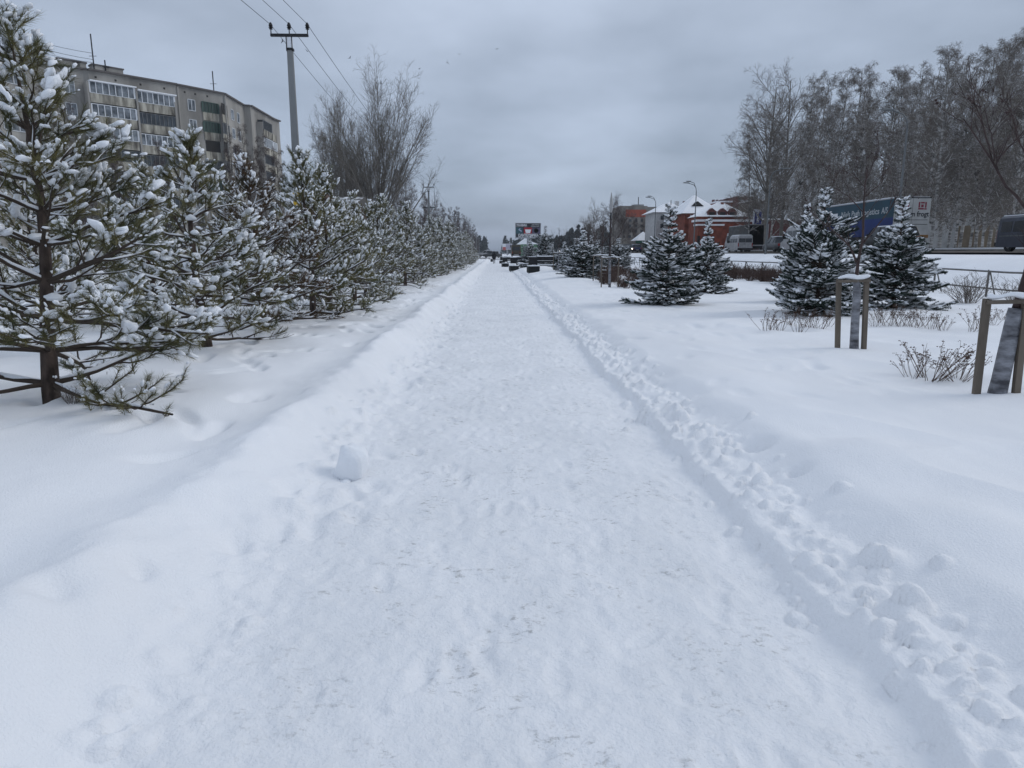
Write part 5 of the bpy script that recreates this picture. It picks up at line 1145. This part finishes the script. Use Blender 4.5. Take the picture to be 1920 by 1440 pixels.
part('dark_figure', BLK, o, lambda g: g.box(wM * .3, -.03, zz0 + .9, wM * .4, -.022, zz1 - .5)); part('post', GREYF, o, lambda g: g.box(-.3, .31, 0, .3, .8, zz1 - 1))
Yt = 100; o = thing('pylon_sign', 'tall narrow blue and white sign above the box truck', 'sign', (X(1417, Yt), Yt, 0))
zt0, zt1 = Z(420, Yt), Z(392, Yt)
part('panel', mat('pale_panel', (.45, .46, .5), .6), o, lambda g: g.box(-.62, 0, zt0, .62, .4, zt1)); part('blue_panel', mat('deep_blue', (.012, .02, .16), .5), o, lambda g: g.box(-.48, -.02, zt0, .48, -.004, zt1 - .35))
tm_ = text_mesh('АВТО СЕРВИС', .34, WHT, o, Matrix.Translation((0, -.04, (zt0 + zt1) / 2)) @ Matrix.Rotation(R(90), 4, 'X') @ Matrix.Rotation(R(90), 4, 'Z'), bold=.02, width=1.55)
part('post', BLACKM, o, lambda g: g.box(-.15, .1, 1.0, .15, .3, zt0))

# ------------------------------------------------------------------ vehicles (front towards +Y)
TYRE = mat('tyre', (.014, .014, .015), .85); RIM = mat('wheel_rim', (.25, .25, .26), .4, metallic=.6); CGL = mat('car_glass', (.018, .022, .028), .1, spec=.6)
LRED = mat('tail_lamp', (.30, .012, .012), .3); LWH = mat('head_lamp', (.6, .6, .6), .2); LIT = mat('lit_headlamp', (1, .93, .8), .3, emit=(1, .9, .72, 9)); PLATE = mat('number_plate', (.55, .55, .55), .5); TRIM = mat('black_trim', (.02, .02, .021), .7)
def paint(n, c, rough=.4): return mat(n, c, rough, var=.25, vscale=2.5, spec=.45)
def wheel(par, x, y, r=.33, wd=.22):
    w_ = part('wheel', TYRE, par, lambda g: g.lathe([(r * .55, -wd / 2), (r * .93, -wd / 2), (r, -wd / 3), (r, wd / 3), (r * .93, wd / 2), (r * .55, wd / 2)], (x, y, r), 18, 'x'), False)
    part('rim', RIM, w_, lambda g: g.lathe([(r * .2, -wd / 2 - .012), (r * .56, -wd / 2 + .004), (r * .56, wd / 2 - .004), (r * .2, wd / 2 + .012)], (x, y, r), 12, 'x'))
def ring(w_, zl, zm, zt, y, tw=None):
    tw = w_ * .93 if tw is None else tw
    return [(-w_ * .9, y, zl), (-w_, y, zl + .16), (-w_, y, zm), (-tw, y, zt), (tw, y, zt), (w_, y, zm), (w_, y, zl + .16), (w_ * .9, y, zl)]
def car(label, cat, loc, rz, pm, L=4.4, Wd=1.8, H=1.5, belt=.92, hood=1.05, trunk=.75, rake=.65, rrake=.55, lit=False, snow=True, name='parked_car', group=None, rails=False):
    o = thing(name, label, cat, loc, rz, group); h = Wd / 2
    st = [(-L / 2, .34, .62, .78, .86), (-L / 2 + .06, .24, .66, belt - .04, .97), (-L / 2 + trunk, .2, .72, belt + .02, 1), (0, .2, .72, belt, 1), (L / 2 - hood, .2, .72, belt, 1), (L / 2 - .35, .22, .62, belt - .14, .97), (L / 2 - .06, .26, .55, belt - .24, .9), (L / 2, .34, .5, belt - .32, .82)]
    part('body', pm, o, lambda g: g.loft([ring(h * k, zl, zm, zt, y) for y, zl, zm, zt, k in st]), True)
    f0, f1, b1, b0 = L / 2 - hood, L / 2 - hood - rake, -L / 2 + trunk * .45 + rrake, -L / 2 + trunk * .45 if trunk < .6 else -L / 2 + trunk
    if b1 < b0 + .1: b1 = b0 + rrake
    wt = h * .78; wb = h * .93
    def cab(g): g.loft([[(-wb, b0, belt - .02), (wb, b0, belt - .02), (wb, b0 + .02, belt), (-wb, b0 + .02, belt)], [(-wb, b0 + .05, belt - .02), (wb, b0 + .05, belt - .02), (wt * 1.1, b0 + .2, belt + .2), (-wt * 1.1, b0 + .2, belt + .2)]])
    part('windows', CGL, o, lambda g: g.add([(-wb, b0, belt - .01), (wb, b0, belt - .01), (wb, f0, belt - .01), (-wb, f0, belt - .01), (-wt, b1, H - .05), (wt, b1, H - .05), (wt, f1, H - .05), (-wt, f1, H - .05)], [(3, 2, 1, 0), (4, 5, 6, 7), (0, 1, 5, 4), (1, 2, 6, 5), (2, 3, 7, 6), (3, 0, 4, 7)]))
    part('roof', pm, o, lambda g: g.loft([[(-wt * .96, b1 - .06, H - .06), (wt * .96, b1 - .06, H - .06), (wt * .9, b1 - .04, H - .02), (-wt * .9, b1 - .04, H - .02)], [(-wt * 1.02, (b1 + f1) / 2, H - .06), (wt * 1.02, (b1 + f1) / 2, H - .06), (wt * .9, (b1 + f1) / 2, H), (-wt * .9, (b1 + f1) / 2, H)], [(-wt * .96, f1 + .05, H - .07), (wt * .96, f1 + .05, H - .07), (wt * .9, f1 + .02, H - .03), (-wt * .9, f1 + .02, H - .03)]]), False)
    def pil(g):
        for sx in (-1, 1):
            g.bar((sx * wb, b0, belt), (sx * wt, b1, H - .05), .06, .07); g.bar((sx * wb, f0, belt), (sx * wt, f1, H - .05), .05, .06)
            for yy in (.15, -.85 if L > 4 else -.6): g.bar((sx * (wb + .01), (b0 + f0) / 2 + yy + .2, belt), (sx * (wt + .01), (b1 + f1) / 2 + yy + .1, H - .05), .04, .07)
    part('pillars', pm, o, pil)
    for sx in (-1, 1):
        for yy in (L / 2 - .82, -L / 2 + .80): wheel(o, sx * (h - .13), yy)
        part('headlight', LIT if lit else LWH, o, lambda g: g.lathe([(.02, L / 2 - .14), (.085, L / 2 - .1), (.075, L / 2 + .01)], (sx * h * .66, 0, belt - .28), 10, 'y'))
        part('tail_light', LRED, o, lambda g: g.box(sx * h * .78 - .1, -L / 2 - .012, .62, sx * h * .78 + .1, -L / 2 + .1, belt - .06))
        part('mirror', pm, o, lambda g: g.box(min(sx * h, sx * (h + .16)), f0 - .35, belt, max(sx * h, sx * (h + .16)), f0 - .25, belt + .13))
    part('bumper', TRIM, o, lambda g: g.box(-h * .92, -L / 2 - .07, .3, h * .92, -L / 2 + .03, .52)); part('bumper', TRIM, o, lambda g: g.box(-h * .9, L / 2 - .04, .28, h * .9, L / 2 + .05, .48))
    part('number_plate', PLATE, o, lambda g: (g.box(-.26, -L / 2 - .085, .40, .26, -L / 2 - .072, .51), g.box(-.26, L / 2 + .052, .34, .26, L / 2 + .062, .45)))
    if rails: part('roof_rails', METAL, o, lambda g: [g.bar((sx * wt * .85, b1 + .1, H + .05), (sx * wt * .85, f1 - .1, H + .05), .04, .04) for sx in (-1, 1)])
    if snow: part('snow_cover', SNOWB, o, lambda g: (g.box(-wt * .84, b1, H - .015, wt * .84, f1, H + .05), g.box(-h * .7, f0 + .12, belt - .02, h * .7, L / 2 - .5, belt + .035)))
    return o
def van(label, cat, loc, rz, pm, L, Wd, H, name='parked_van', nose=.75, door_lines=True, rear_win=True, band=None, side_win=True, group=None, snow=True):
    o = thing(name, label, cat, loc, rz, group); h = Wd / 2
    z0, z1 = (1.22, H - .42) if H > 2 else (1.04, H - .30)
    def rg_(y, zl, zb_, zt, k=1.0): return [(-h * k, y, zl), (-h * k, y, zb_), (-h * .93 * k, y, zt - .12), (-h * .8 * k, y, zt), (h * .8 * k, y, zt), (h * .93 * k, y, zt - .12), (h * k, y, zb_), (h * k, y, zl)]
    part('body', pm, o, lambda g: g.loft([rg_(-L / 2, .32, z0, H - .1, .96), rg_(-L / 2 + .1, .25, z0, H, 1), rg_(L / 2 - nose - .9, .25, z0, H, 1), rg_(L / 2 - nose - .55, .25, z0, H - .18, .99), rg_(L / 2 - nose + .1, .25, 1.0, 1.18, .98), rg_(L / 2 - .15, .3, .85, .98, .95), rg_(L / 2, .4, .65, .8, .88)]), False)
    for sx in (-1, 1):
        def sw(g):
            ys_ = np.linspace(-L / 2 + .25, L / 2 - nose - .95, 4 if side_win else 2)
            rngs = list(zip(ys_[:-1], ys_[1:])) if side_win else []
            for ya_, yb_ in rngs + [(L / 2 - nose - .88, L / 2 - nose - .3)]:
                xb = h * 1.0 + .006; xt = h * (1 - .07 * (z1 - z0) / (H - .12 - z0)) + .006
                g.add([(sx * xb, ya_ + .05, z0), (sx * xb, yb_ - .05, z0), (sx * xt, yb_ - (.3 if yb_ > L / 2 - nose - .5 else .05), z1), (sx * xt, ya_ + .05, z1), (sx * (xb - .03), ya_ + .05, z0), (sx * (xb - .03), yb_ - .05, z0), (sx * (xt - .03), yb_ - .05, z1), (sx * (xt - .03), ya_ + .05, z1)], [(0, 1, 2, 3), (7, 6, 5, 4), (0, 4, 5, 1), (1, 5, 6, 2), (2, 6, 7, 3), (3, 7, 4, 0)])
        part('side_windows', CGL, o, sw)
    if rear_win:
        for sx in (-1, 1): part('rear_window', CGL, o, lambda g: g.box(min(sx * .04, sx * h * .84), -L / 2 - .012, z0, max(sx * .04, sx * h * .84), -L / 2 + .02, z1))
    part('windscreen', CGL, o, lambda g: g.add([(-h * .86, L / 2 - nose + .02, 1.3), (h * .86, L / 2 - nose + .02, 1.3), (h * .8, L / 2 - nose - .55, H - .2), (-h * .8, L / 2 - nose - .55, H - .2), (-h * .86, L / 2 - nose - .1, 1.3), (h * .86, L / 2 - nose - .1, 1.3), (h * .8, L / 2 - nose - .65, H - .22), (-h * .8, L / 2 - nose - .65, H - .22)], [(0, 1, 2, 3), (7, 6, 5, 4), (0, 4, 5, 1), (1, 5, 6, 2), (2, 6, 7, 3), (3, 7, 4, 0)]))
    if door_lines: part('door_seam', TRIM, o, lambda g: (g.box(-.012, -L / 2 - .014, .5, .012, -L / 2 - .001, H - .3), g.box(-.2, -L / 2 - .03, 1.02, -.06, -L / 2 - .002, 1.08)))
    for sx in (-1, 1):
        for yy in (L / 2 - .95, -L / 2 + .95): wheel(o, sx * (h - .14), yy, .35)
        part('tail_light', LRED, o, lambda g: g.box(sx * h * .9 - .055, -L / 2 - .02, .7, sx * h * .9 + .055, -L / 2 + .05, 1.15)); part('headlight', LWH, o, lambda g: g.box(sx * h * .66 - .14, L / 2 - .15, .62, sx * h * .66 + .14, L / 2 + .012, .8))
        part('mirror', TRIM, o, lambda g: g.box(min(sx * h, sx * (h + .2)), L / 2 - nose - .45, 1.2, max(sx * h, sx * (h + .2)), L / 2 - nose - .35, 1.5))
    part('bumper', TRIM, o, lambda g: g.box(-h * .97, -L / 2 - .1, .3, h * .97, -L / 2 + .04, .52)); part('bumper', TRIM, o, lambda g: g.box(-h * .92, L / 2 - .05, .3, h * .92, L / 2 + .06, .55))
    part('number_plate', PLATE, o, lambda g: g.box(-.26, -L / 2 - .03, .72, .26, -L / 2 - .015, .83))
    if snow: part('snow_cover', SNOWB, o, lambda g: g.box(-h * .76, -L / 2 + .1, H + .001, h * .76, L / 2 - nose - .95, H + .045))
    return o
RZ = 1.66   # road surface
wp_ = paint('white_paint', (.42, .42, .43)); dk = paint('near_black_paint', (.022, .024, .03), .3); gp = paint('grey_paint', (.08, .085, .09)); silver = paint('silver_paint', (.25, .26, .27))
mv = van('dark blue minivan with roof rails driving at the right edge of the road', 'minivan', (28.4, 35.3, RZ - .03), math.pi, paint('dark_blue_paint', (.045, .052, .072), .3), 4.7, 1.95, 1.9, name='minivan', nose=.85)
part('roof_rails', METAL, mv, lambda g: [g.bar((sx * .72, -2, 1.97), (sx * .72, .7, 1.97), .05, .05) for sx in (-1, 1)])
part('chrome_strip', METAL, mv, lambda g: [g.box(min(sx * .972, sx * .985), -2.1, .82, max(sx * .972, sx * .985), 1.3, .87) for sx in (-1, 1)])
car('black off-roader with snowy bonnet parked in front of the white trailer', 'car', (25.85, 45.4, RZ), 0, paint('black_paint', (.014, .014, .014), .45), 4.3, 1.85, 1.6, 1.0, 1.15, .3, .5, .25, name='parked_car')
van('white minibus parked left of the blue truck', 'minibus', (28.6, 64.6, RZ), 0, wp_, 5.2, 2.0, 2.35, name='minibus')
van('white minivan with two dark rear windows in front of the grey box truck', 'minivan', (31.8, 90.3, RZ - .02), -0.02, wp_, 4.8, 1.95, 2.15, name='minivan')
car('small grey car nosing out left of the white minibus', 'car', (29.5, 72.3, RZ), 0, gp, 4.2, 1.75, 1.55)
for i, (x, y, lab) in enumerate(((24.2, 128, 'oncoming dark car with both headlights lit near the kiosk'), (24.2, 168, 'oncoming car with lit headlights behind the clump of far spruces'), (24.4, 262, 'farthest oncoming car, a warm speck of headlights right of the billboard'))):
    car(lab, 'car', (x, y, RZ - .03), math.pi, dk if i == 0 else silver, lit=True, snow=False, name='moving_car', group='oncoming cars on the road')
car('dark blue car following the oncoming one, its lights off', 'car', (27.8, 138, RZ), 0, paint('navy_paint', (.03, .045, .12)), snow=True, name='moving_car')
car('dark car crossing behind the walking person at the path end', 'car', (X(923, 163), 163, .44), math.pi / 2, gp, 4.5, 1.8, 1.45, snow=False, name='moving_car')
car('white car beyond the dark one at the path end', 'car', (X(912, 170), 170, .60), math.pi / 2, wp_, 4.3, 1.75, 1.5, snow=True, name='moving_car')
# box truck with the open dark body
def box_body(o, w_, y0, y1, z0, z1, m, open_rear=False, th=.06, name='cargo_box'):
    h = w_ / 2
    if not open_rear: return part(name, m, o, lambda g: g.box(-h, y0, z0, h, y1, z1))
    return part(name, m, o, lambda g: (g.box(-h, y0, z0, -h + th, y1, z1), g.box(h - th, y0, z0, h, y1, z1), g.box(-h + th, y0, z1 - th, h - th, y1, z1), g.box(-h + th, y0, z0, h - th, y1, z0 + th), g.box(-h + th, y1 - th, z0 + th, h - th, y1, z1 - th)))
x0 = 34.9
o = thing('box_truck', 'grey box truck with open dark cargo space behind the white minivan', 'truck', (x0, 92, RZ), 0)
box_body(o, 2.45, 0, 8.2, .95, 3.55, mat('grey_tarpaulin', (.10, .105, .105), .8, var=.3), True)
part('inner_shade', mat('black_shade', (.008, .008, .008), .9), o, lambda g: (g.box(-1.155, .08, 1.02, -1.145, 8.1, 3.45), g.box(1.145, .08, 1.02, 1.155, 8.1, 3.45), g.box(-1.13, 8.08, 1.02, 1.13, 8.10, 3.45), g.box(-1.13, .05, 1.014, 1.13, 8.0, 1.03)))  # black sheets paint the shade inside the open cargo box
part('rear_frame', wp_, o, lambda g: (g.box(1.23, -.04, .9, 1.32, .05, 3.6), g.box(-1.3, -.05, .82, 1.3, -.01, .93), g.box(-1.28, -.03, 3.56, 1.3, .1, 3.64)))
part('chassis', TRIM, o, lambda g: (g.box(-.5, .1, .55, .5, 10, .9), g.box(-1.1, -.02, .45, 1.1, .06, .6)))
part('cab', wp_, o, lambda g: g.loft([ring(1.1, .5, 1.4, 2.7, 8.4, 1.0), ring(1.1, .5, 1.4, 2.7, 9.4, 1.0), ring(1.08, .5, 1.3, 1.5, 10.1, 1.0), ring(1.0, .55, 1.1, 1.2, 10.4, .9)]))
part('cab_window', CGL, o, lambda g: g.box(-1.112, 8.7, 1.6, -1.05, 9.3, 2.3)); part('roof_snow', SNOWB, o, lambda g: g.box(-1.2, .1, 3.552, 1.2, 8.1, 3.60))
for yy in (1.6, 9.3):
    for sx in (-1, 1): wheel(o, sx * 1.0, yy, .45, .28)
# lorry: blue curtain side towards us, white rear doors
x0 = 28.85
o = thing('lorry_trailer', 'tall lorry trailer with blue side curtain and white rear doors carrying square emblems', 'trailer', (x0, 48, RZ), 0)
BL1 = mat('teal_curtain', (.012, .052, .08), .55, var=.2, vscale=1); BL2 = mat('blue_curtain', (.007, .026, .14), .55, var=.2, vscale=1)
part('cargo_box', BL1, o, lambda g: g.box(-1.25, 0.06, 2.35, 1.25, 10.2, 3.60)); part('lower_curtain', BL2, o, lambda g: g.box(-1.25, 0.06, 1.1, 1.25, 10.2, 2.349))
part('top_rail', GREYF, o, lambda g: g.box(-1.27, 0.06, 3.601, 1.27, 10.2, 3.68)); part('roof_snow', SNOWB, o, lambda g: g.box(-1.2, .1, 3.681, 1.2, 10.1, 3.73)); part('chassis', TRIM, o, lambda g: g.box(-1.2, .2, .75, 1.2, 10.1, 1.095))
part('front_board', TRIM, o, lambda g: g.box(-1.27, 10.201, 1.0, 1.27, 10.3, 3.65))
for yy in (1.6, 2.9, 4.2):
    for sx in (-1, 1): wheel(o, sx * 1.0, yy, .48, .3)
def side_text(t, size, m, yc, z, wd, par, bold=.01, name='lettering', xs=-1.262): return text_mesh(t, size, m, par, Matrix.Translation((xs, yc, z)) @ Matrix.Rotation(R(-90), 4, 'Z') @ Matrix.Rotation(R(90), 4, 'X'), name, bold, wd)
LGT = mat('dull_white_print', (.42, .45, .47), .7)
for wd_, yc_, ww_ in (('Niels', 6.71, 1.35), ('Pagh', 5.2, 1.15), ('Logistics', 3.14, 2.45), ('A/S', 1.21, .8)): side_text(wd_, .6, LGT, yc_, 2.85, ww_, o, .01)
side_text('www.pagh.dk', .3, WHT, 6.2, 2.32, 2.2, o, .006)
part('logo_patch', WHT, o, lambda g: g.box(-1.262, 8.0, 2.75, -1.252, 8.8, 3.02))
WB = mat('trailer_white', (.40, .40, .39), .6, var=.15, vscale=1); DRK = mat('maroon_print', (.20, .025, .045), .6)
for sx in (-1, 1): d_ = part('rear_door', WB, o, lambda g: g.box(min(sx * .015, sx * 1.25), 0, 1.05, max(sx * .015, sx * 1.25), .055, 3.62))
part('rear_frame', TRIM, o, lambda g: (g.box(-1.27, -.01, 3.621, 1.27, .05, 3.70), g.box(-1.2, -.05, .55, 1.2, .05, .75)))
for xc2 in (-.52, .70):
    part('emblem', DRK, o, lambda g: [g.box(xc2 + a0 * .85, -.012, 2.88 + b0 * .85, xc2 + a1 * .85, -.003, 2.88 + b1 * .85) for a0, a1, b0, b1 in ((-.36, .10, -.02, .10), (.18, .30, .12, .58), (-.36, -.24, .14, .58), (-.18, .12, .46, .58), (-.14, .06, .16, .38), (.14, .34, -.02, .08))])
text_mesh('system frogt', .5, BLK, o, Matrix.Translation((.1, -.012, 2.55)) @ Matrix.Rotation(R(90), 4, 'X'), bold=.008, width=2.15)
for z in (2.15, 1.85): part('trim_line', TRIM, o, lambda g: g.box(-1.1, -.009, z, 1.15, -.003, z + .03))
part('rusty_bumper', mat('rusty_fender', (.22, .11, .04), .8), o, lambda g: g.box(.6, -.06, .95, 1.27, -.012, 1.15))
# dark bus seen from behind at the path end
o = thing('bus', 'olive brown bus seen from behind beyond the benches', 'bus', (X(968, 183), 183, .45), 0)
BRN = mat('olive_brown_paint', (.045, .035, .018), .5, var=.3)
part('body', BRN, o, lambda g: g.loft([ring(1.2, .35, 1.5, 3.0, 0, 1.1), ring(1.25, .3, 1.5, 3.1, .3, 1.15), ring(1.25, .3, 1.5, 3.1, 9, 1.15)])); part('rear_window', CGL, o, lambda g: g.box(-.95, -.02, 1.7, .95, .0, 2.6)); part('bumper', TRIM, o, lambda g: g.box(-1.2, -.1, .3, 1.2, .05, .75))
part('number_plate', PLATE, o, lambda g: g.box(-.6, -.13, .5, .6, -.105, .62))
for sx in (-1, 1): part('tail_light', LRED, o, lambda g: g.box(sx * 1.0 - .1, -.03, 1.0, sx * 1.0 + .1, -.005, 1.3)); wheel(o, sx * 1.05, 2.2, .48, .3)

# ------------------------------------------------------------------ the walker
def skin_chain(name, verts, edges, radii, m, parent, sub=2):
    me = bpy.data.meshes.new(name); me.from_pydata(verts, edges, []); o = bpy.data.objects.new(name, me); COL.objects.link(o)
    sk = o.modifiers.new('skin', 'SKIN'); sk.use_smooth_shade = True
    for i, r_ in enumerate(radii): me.skin_vertices[0].data[i].radius = (r_, r_) if not isinstance(r_, tuple) else r_
    me.skin_vertices[0].data[0].use_root = True
    if sub: ss = o.modifiers.new('sub', 'SUBSURF'); ss.levels = sub; ss.render_levels = sub
    dg = bpy.context.evaluated_depsgraph_get(); nm_ = bpy.data.meshes.new_from_object(o.evaluated_get(dg)); bpy.data.objects.remove(o)
    nm_.materials.clear(); nm_.materials.append(m); q = bpy.data.objects.new(name, nm_); COL.objects.link(q); q.parent = parent; return q
Yn = 101.0; pp = at(926.5, 494, Yn); pz = gz(pp.x, Yn)
o = thing('person', 'person in dark coat and hat walking away down the snowy path with a bag', 'person', (pp.x, Yn, pz)); CO = mat('dark_cloth', (.012, .012, .015), .9); SKINM = mat('skin', (.35, .2, .14), .6); DC = mat('dark_trousers', (.015, .015, .02), .9)
v = [(0, 0, .95), (0, .01, 1.15), (0, .03, 1.38), (0, .05, 1.50), (0, .07, 1.60), (0, .08, 1.70),
     (-.10, 0, .90), (-.10, .10, .50), (-.09, -.06, .09), (-.09, .08, .04), (.10, 0, .90), (.09, -.06, .50), (.09, -.26, .15), (.09, -.22, .05),
     (-.20, .03, 1.40), (-.27, .0, 1.13), (-.27, .06, .88), (-.28, .07, .78), (.20, .03, 1.40), (.27, .06, 1.14), (.25, .16, .92), (.25, .18, .83)]
e = [(0, 1), (1, 2), (2, 3), (3, 4), (4, 5), (0, 6), (6, 7), (7, 8), (8, 9), (0, 10), (10, 11), (11, 12), (12, 13), (2, 14), (14, 15), (15, 16), (16, 17), (2, 18), (18, 19), (19, 20), (20, 21)]
r_ = [.15, .14, .16, .06, .09, .085, .09, .065, .045, .05, .09, .065, .045, .05, .07, .05, .04, .04, .07, .05, .04, .04]
skin_chain('body', v, e, r_, DC, o)
part('coat', CO, o, lambda g: g.loft([[(math.cos(a) * rx, math.sin(a) * ry + yo, z) for a in np.arange(12) * math.pi / 6] for rx, ry, z, yo in ((.24, .19, .62, 0), (.23, .17, .9, 0), (.22, .17, 1.15, .01), (.25, .17, 1.36, .03), (.19, .13, 1.46, .04), (.09, .09, 1.52, .05))]), True)
for sx in (-1, 1): part('sleeve', CO, o, lambda g: g.tube([(sx * .2, .03, 1.42), (sx * .275, .03 * (sx > 0), 1.14), (sx * .265, .06 if sx < 0 else .15, .9)], [.085, .07, .055], 8), True)
part('hat', CO, o, lambda g: g.lathe([(.105, 1.63), (.118, 1.68), (.11, 1.75), (.06, 1.80), (.01, 1.81)], (0, .08, 0), 12), True)
o = thing('shopping_bag', 'dark shopping bag hanging from the walking person\'s left hand', 'bag', (pp.x - .34, Yn + .07, pz))
part('bag_body', CO, o, lambda g: g.loft([[(-.17, -.07, .28), (.15, -.07, .28), (.15, .07, .28), (-.17, .07, .28)], [(-.20, -.09, .42), (.17, -.09, .42), (.17, .09, .42), (-.20, .09, .42)], [(-.12, -.05, .66), (.11, -.05, .66), (.11, .05, .66), (-.12, .05, .66)]])); part('handle', CO, o, lambda g: g.tube([(-.08, 0, .65), (.04, 0, .79), (.08, 0, .65)], .012, 5))

# ------------------------------------------------------------------ crows
BIRD = mat('crow_feathers', (.02, .02, .022), .8)
def bird(px, py, Y, roll, flap, label):
    c = at(px, py, Y); g = Geo()
    g.loft([[(math.cos(a) * r_, y, math.sin(a) * r_ * .85) for a in np.arange(8) * math.pi / 4] for y, r_ in ((-.26, .02), (-.16, .05), (-.05, .075), (.08, .07), (.15, .04), (.19, .042), (.22, .03), (.27, .008))])
    for sx in (-1, 1):
        g.loft([[(sx * .05, .10, .03), (sx * .05, -.10, .03), (sx * .05, -.10, .05), (sx * .05, .12, .05)], [(sx * .28, .10, .03 + flap * .22), (sx * .28, -.08, .03 + flap * .22), (sx * .28, -.08, .045 + flap * .22), (sx * .28, .10, .045 + flap * .22)], [(sx * .5, -.02, .03 + flap * .22), (sx * .5, -.10, .03 + flap * .22), (sx * .5, -.10, .035 + flap * .22), (sx * .5, -.02, .035 + flap * .22)]])
    g.loft([[(-.03, -.24, -.005), (.03, -.24, -.005), (.03, -.24, .01), (-.03, -.24, .01)], [(-.08, -.4, 0), (.08, -.4, 0), (.08, -.4, .008), (-.08, -.4, .008)]])
    o = g.build('crow', BIRD, smooth=False); o.location = c; o.scale = (.62,) * 3; o.rotation_euler = (random.uniform(-.3, .3), roll, random.uniform(0, 6.28)); tag(o, label, 'bird', 'crows in the sky')
bird(576, 96, 80, .3, .5, 'flying bird close to the wires just right of the near pole'); bird(530, 78, 90, 1.2, .8, 'bird directly under the left end of the pole crossarm')
bird(656, 109, 95, -.4, .7, 'bird between the wires and the tall bare tree'); bird(714, 156, 95, 1.3, .9, 'bird just above the top of the tallest bare tree')
bird(787, 129, 105, -.5, .3, 'bird right of the tall bare tree, lowest of the open sky group'); bird(838, 117, 95, 1.2, 1.0, 'bird in the open sky, middle one of three near the center')
bird(861, 102, 110, .1, .5, 'bird in the open sky just right of the middle one'); bird(932, 92, 120, .2, .3, 'rightmost and highest bird, small in the open sky')

# ------------------------------------------------------------------ faint winter haze
hz = bpy.data.materials.new('haze'); hz.use_nodes = True; nn_ = hz.node_tree.nodes; nn_.remove(nn_['Principled BSDF'])
pv_ = nn_.new('ShaderNodeVolumePrincipled'); pv_.inputs['Color'].default_value = (.86, .91, 1, 1); pv_.inputs['Density'].default_value = 0.0003; pv_.inputs['Anisotropy'].default_value = 0.1
hz.node_tree.links.new(pv_.outputs[0], nn_['Material Output'].inputs['Volume'])
g = Geo(); g.box(-430, -45, -1.5, 445, 930, 34); tag(g.build('haze', hz), 'faint bluish winter haze over the whole street', 'haze', kind='stuff')
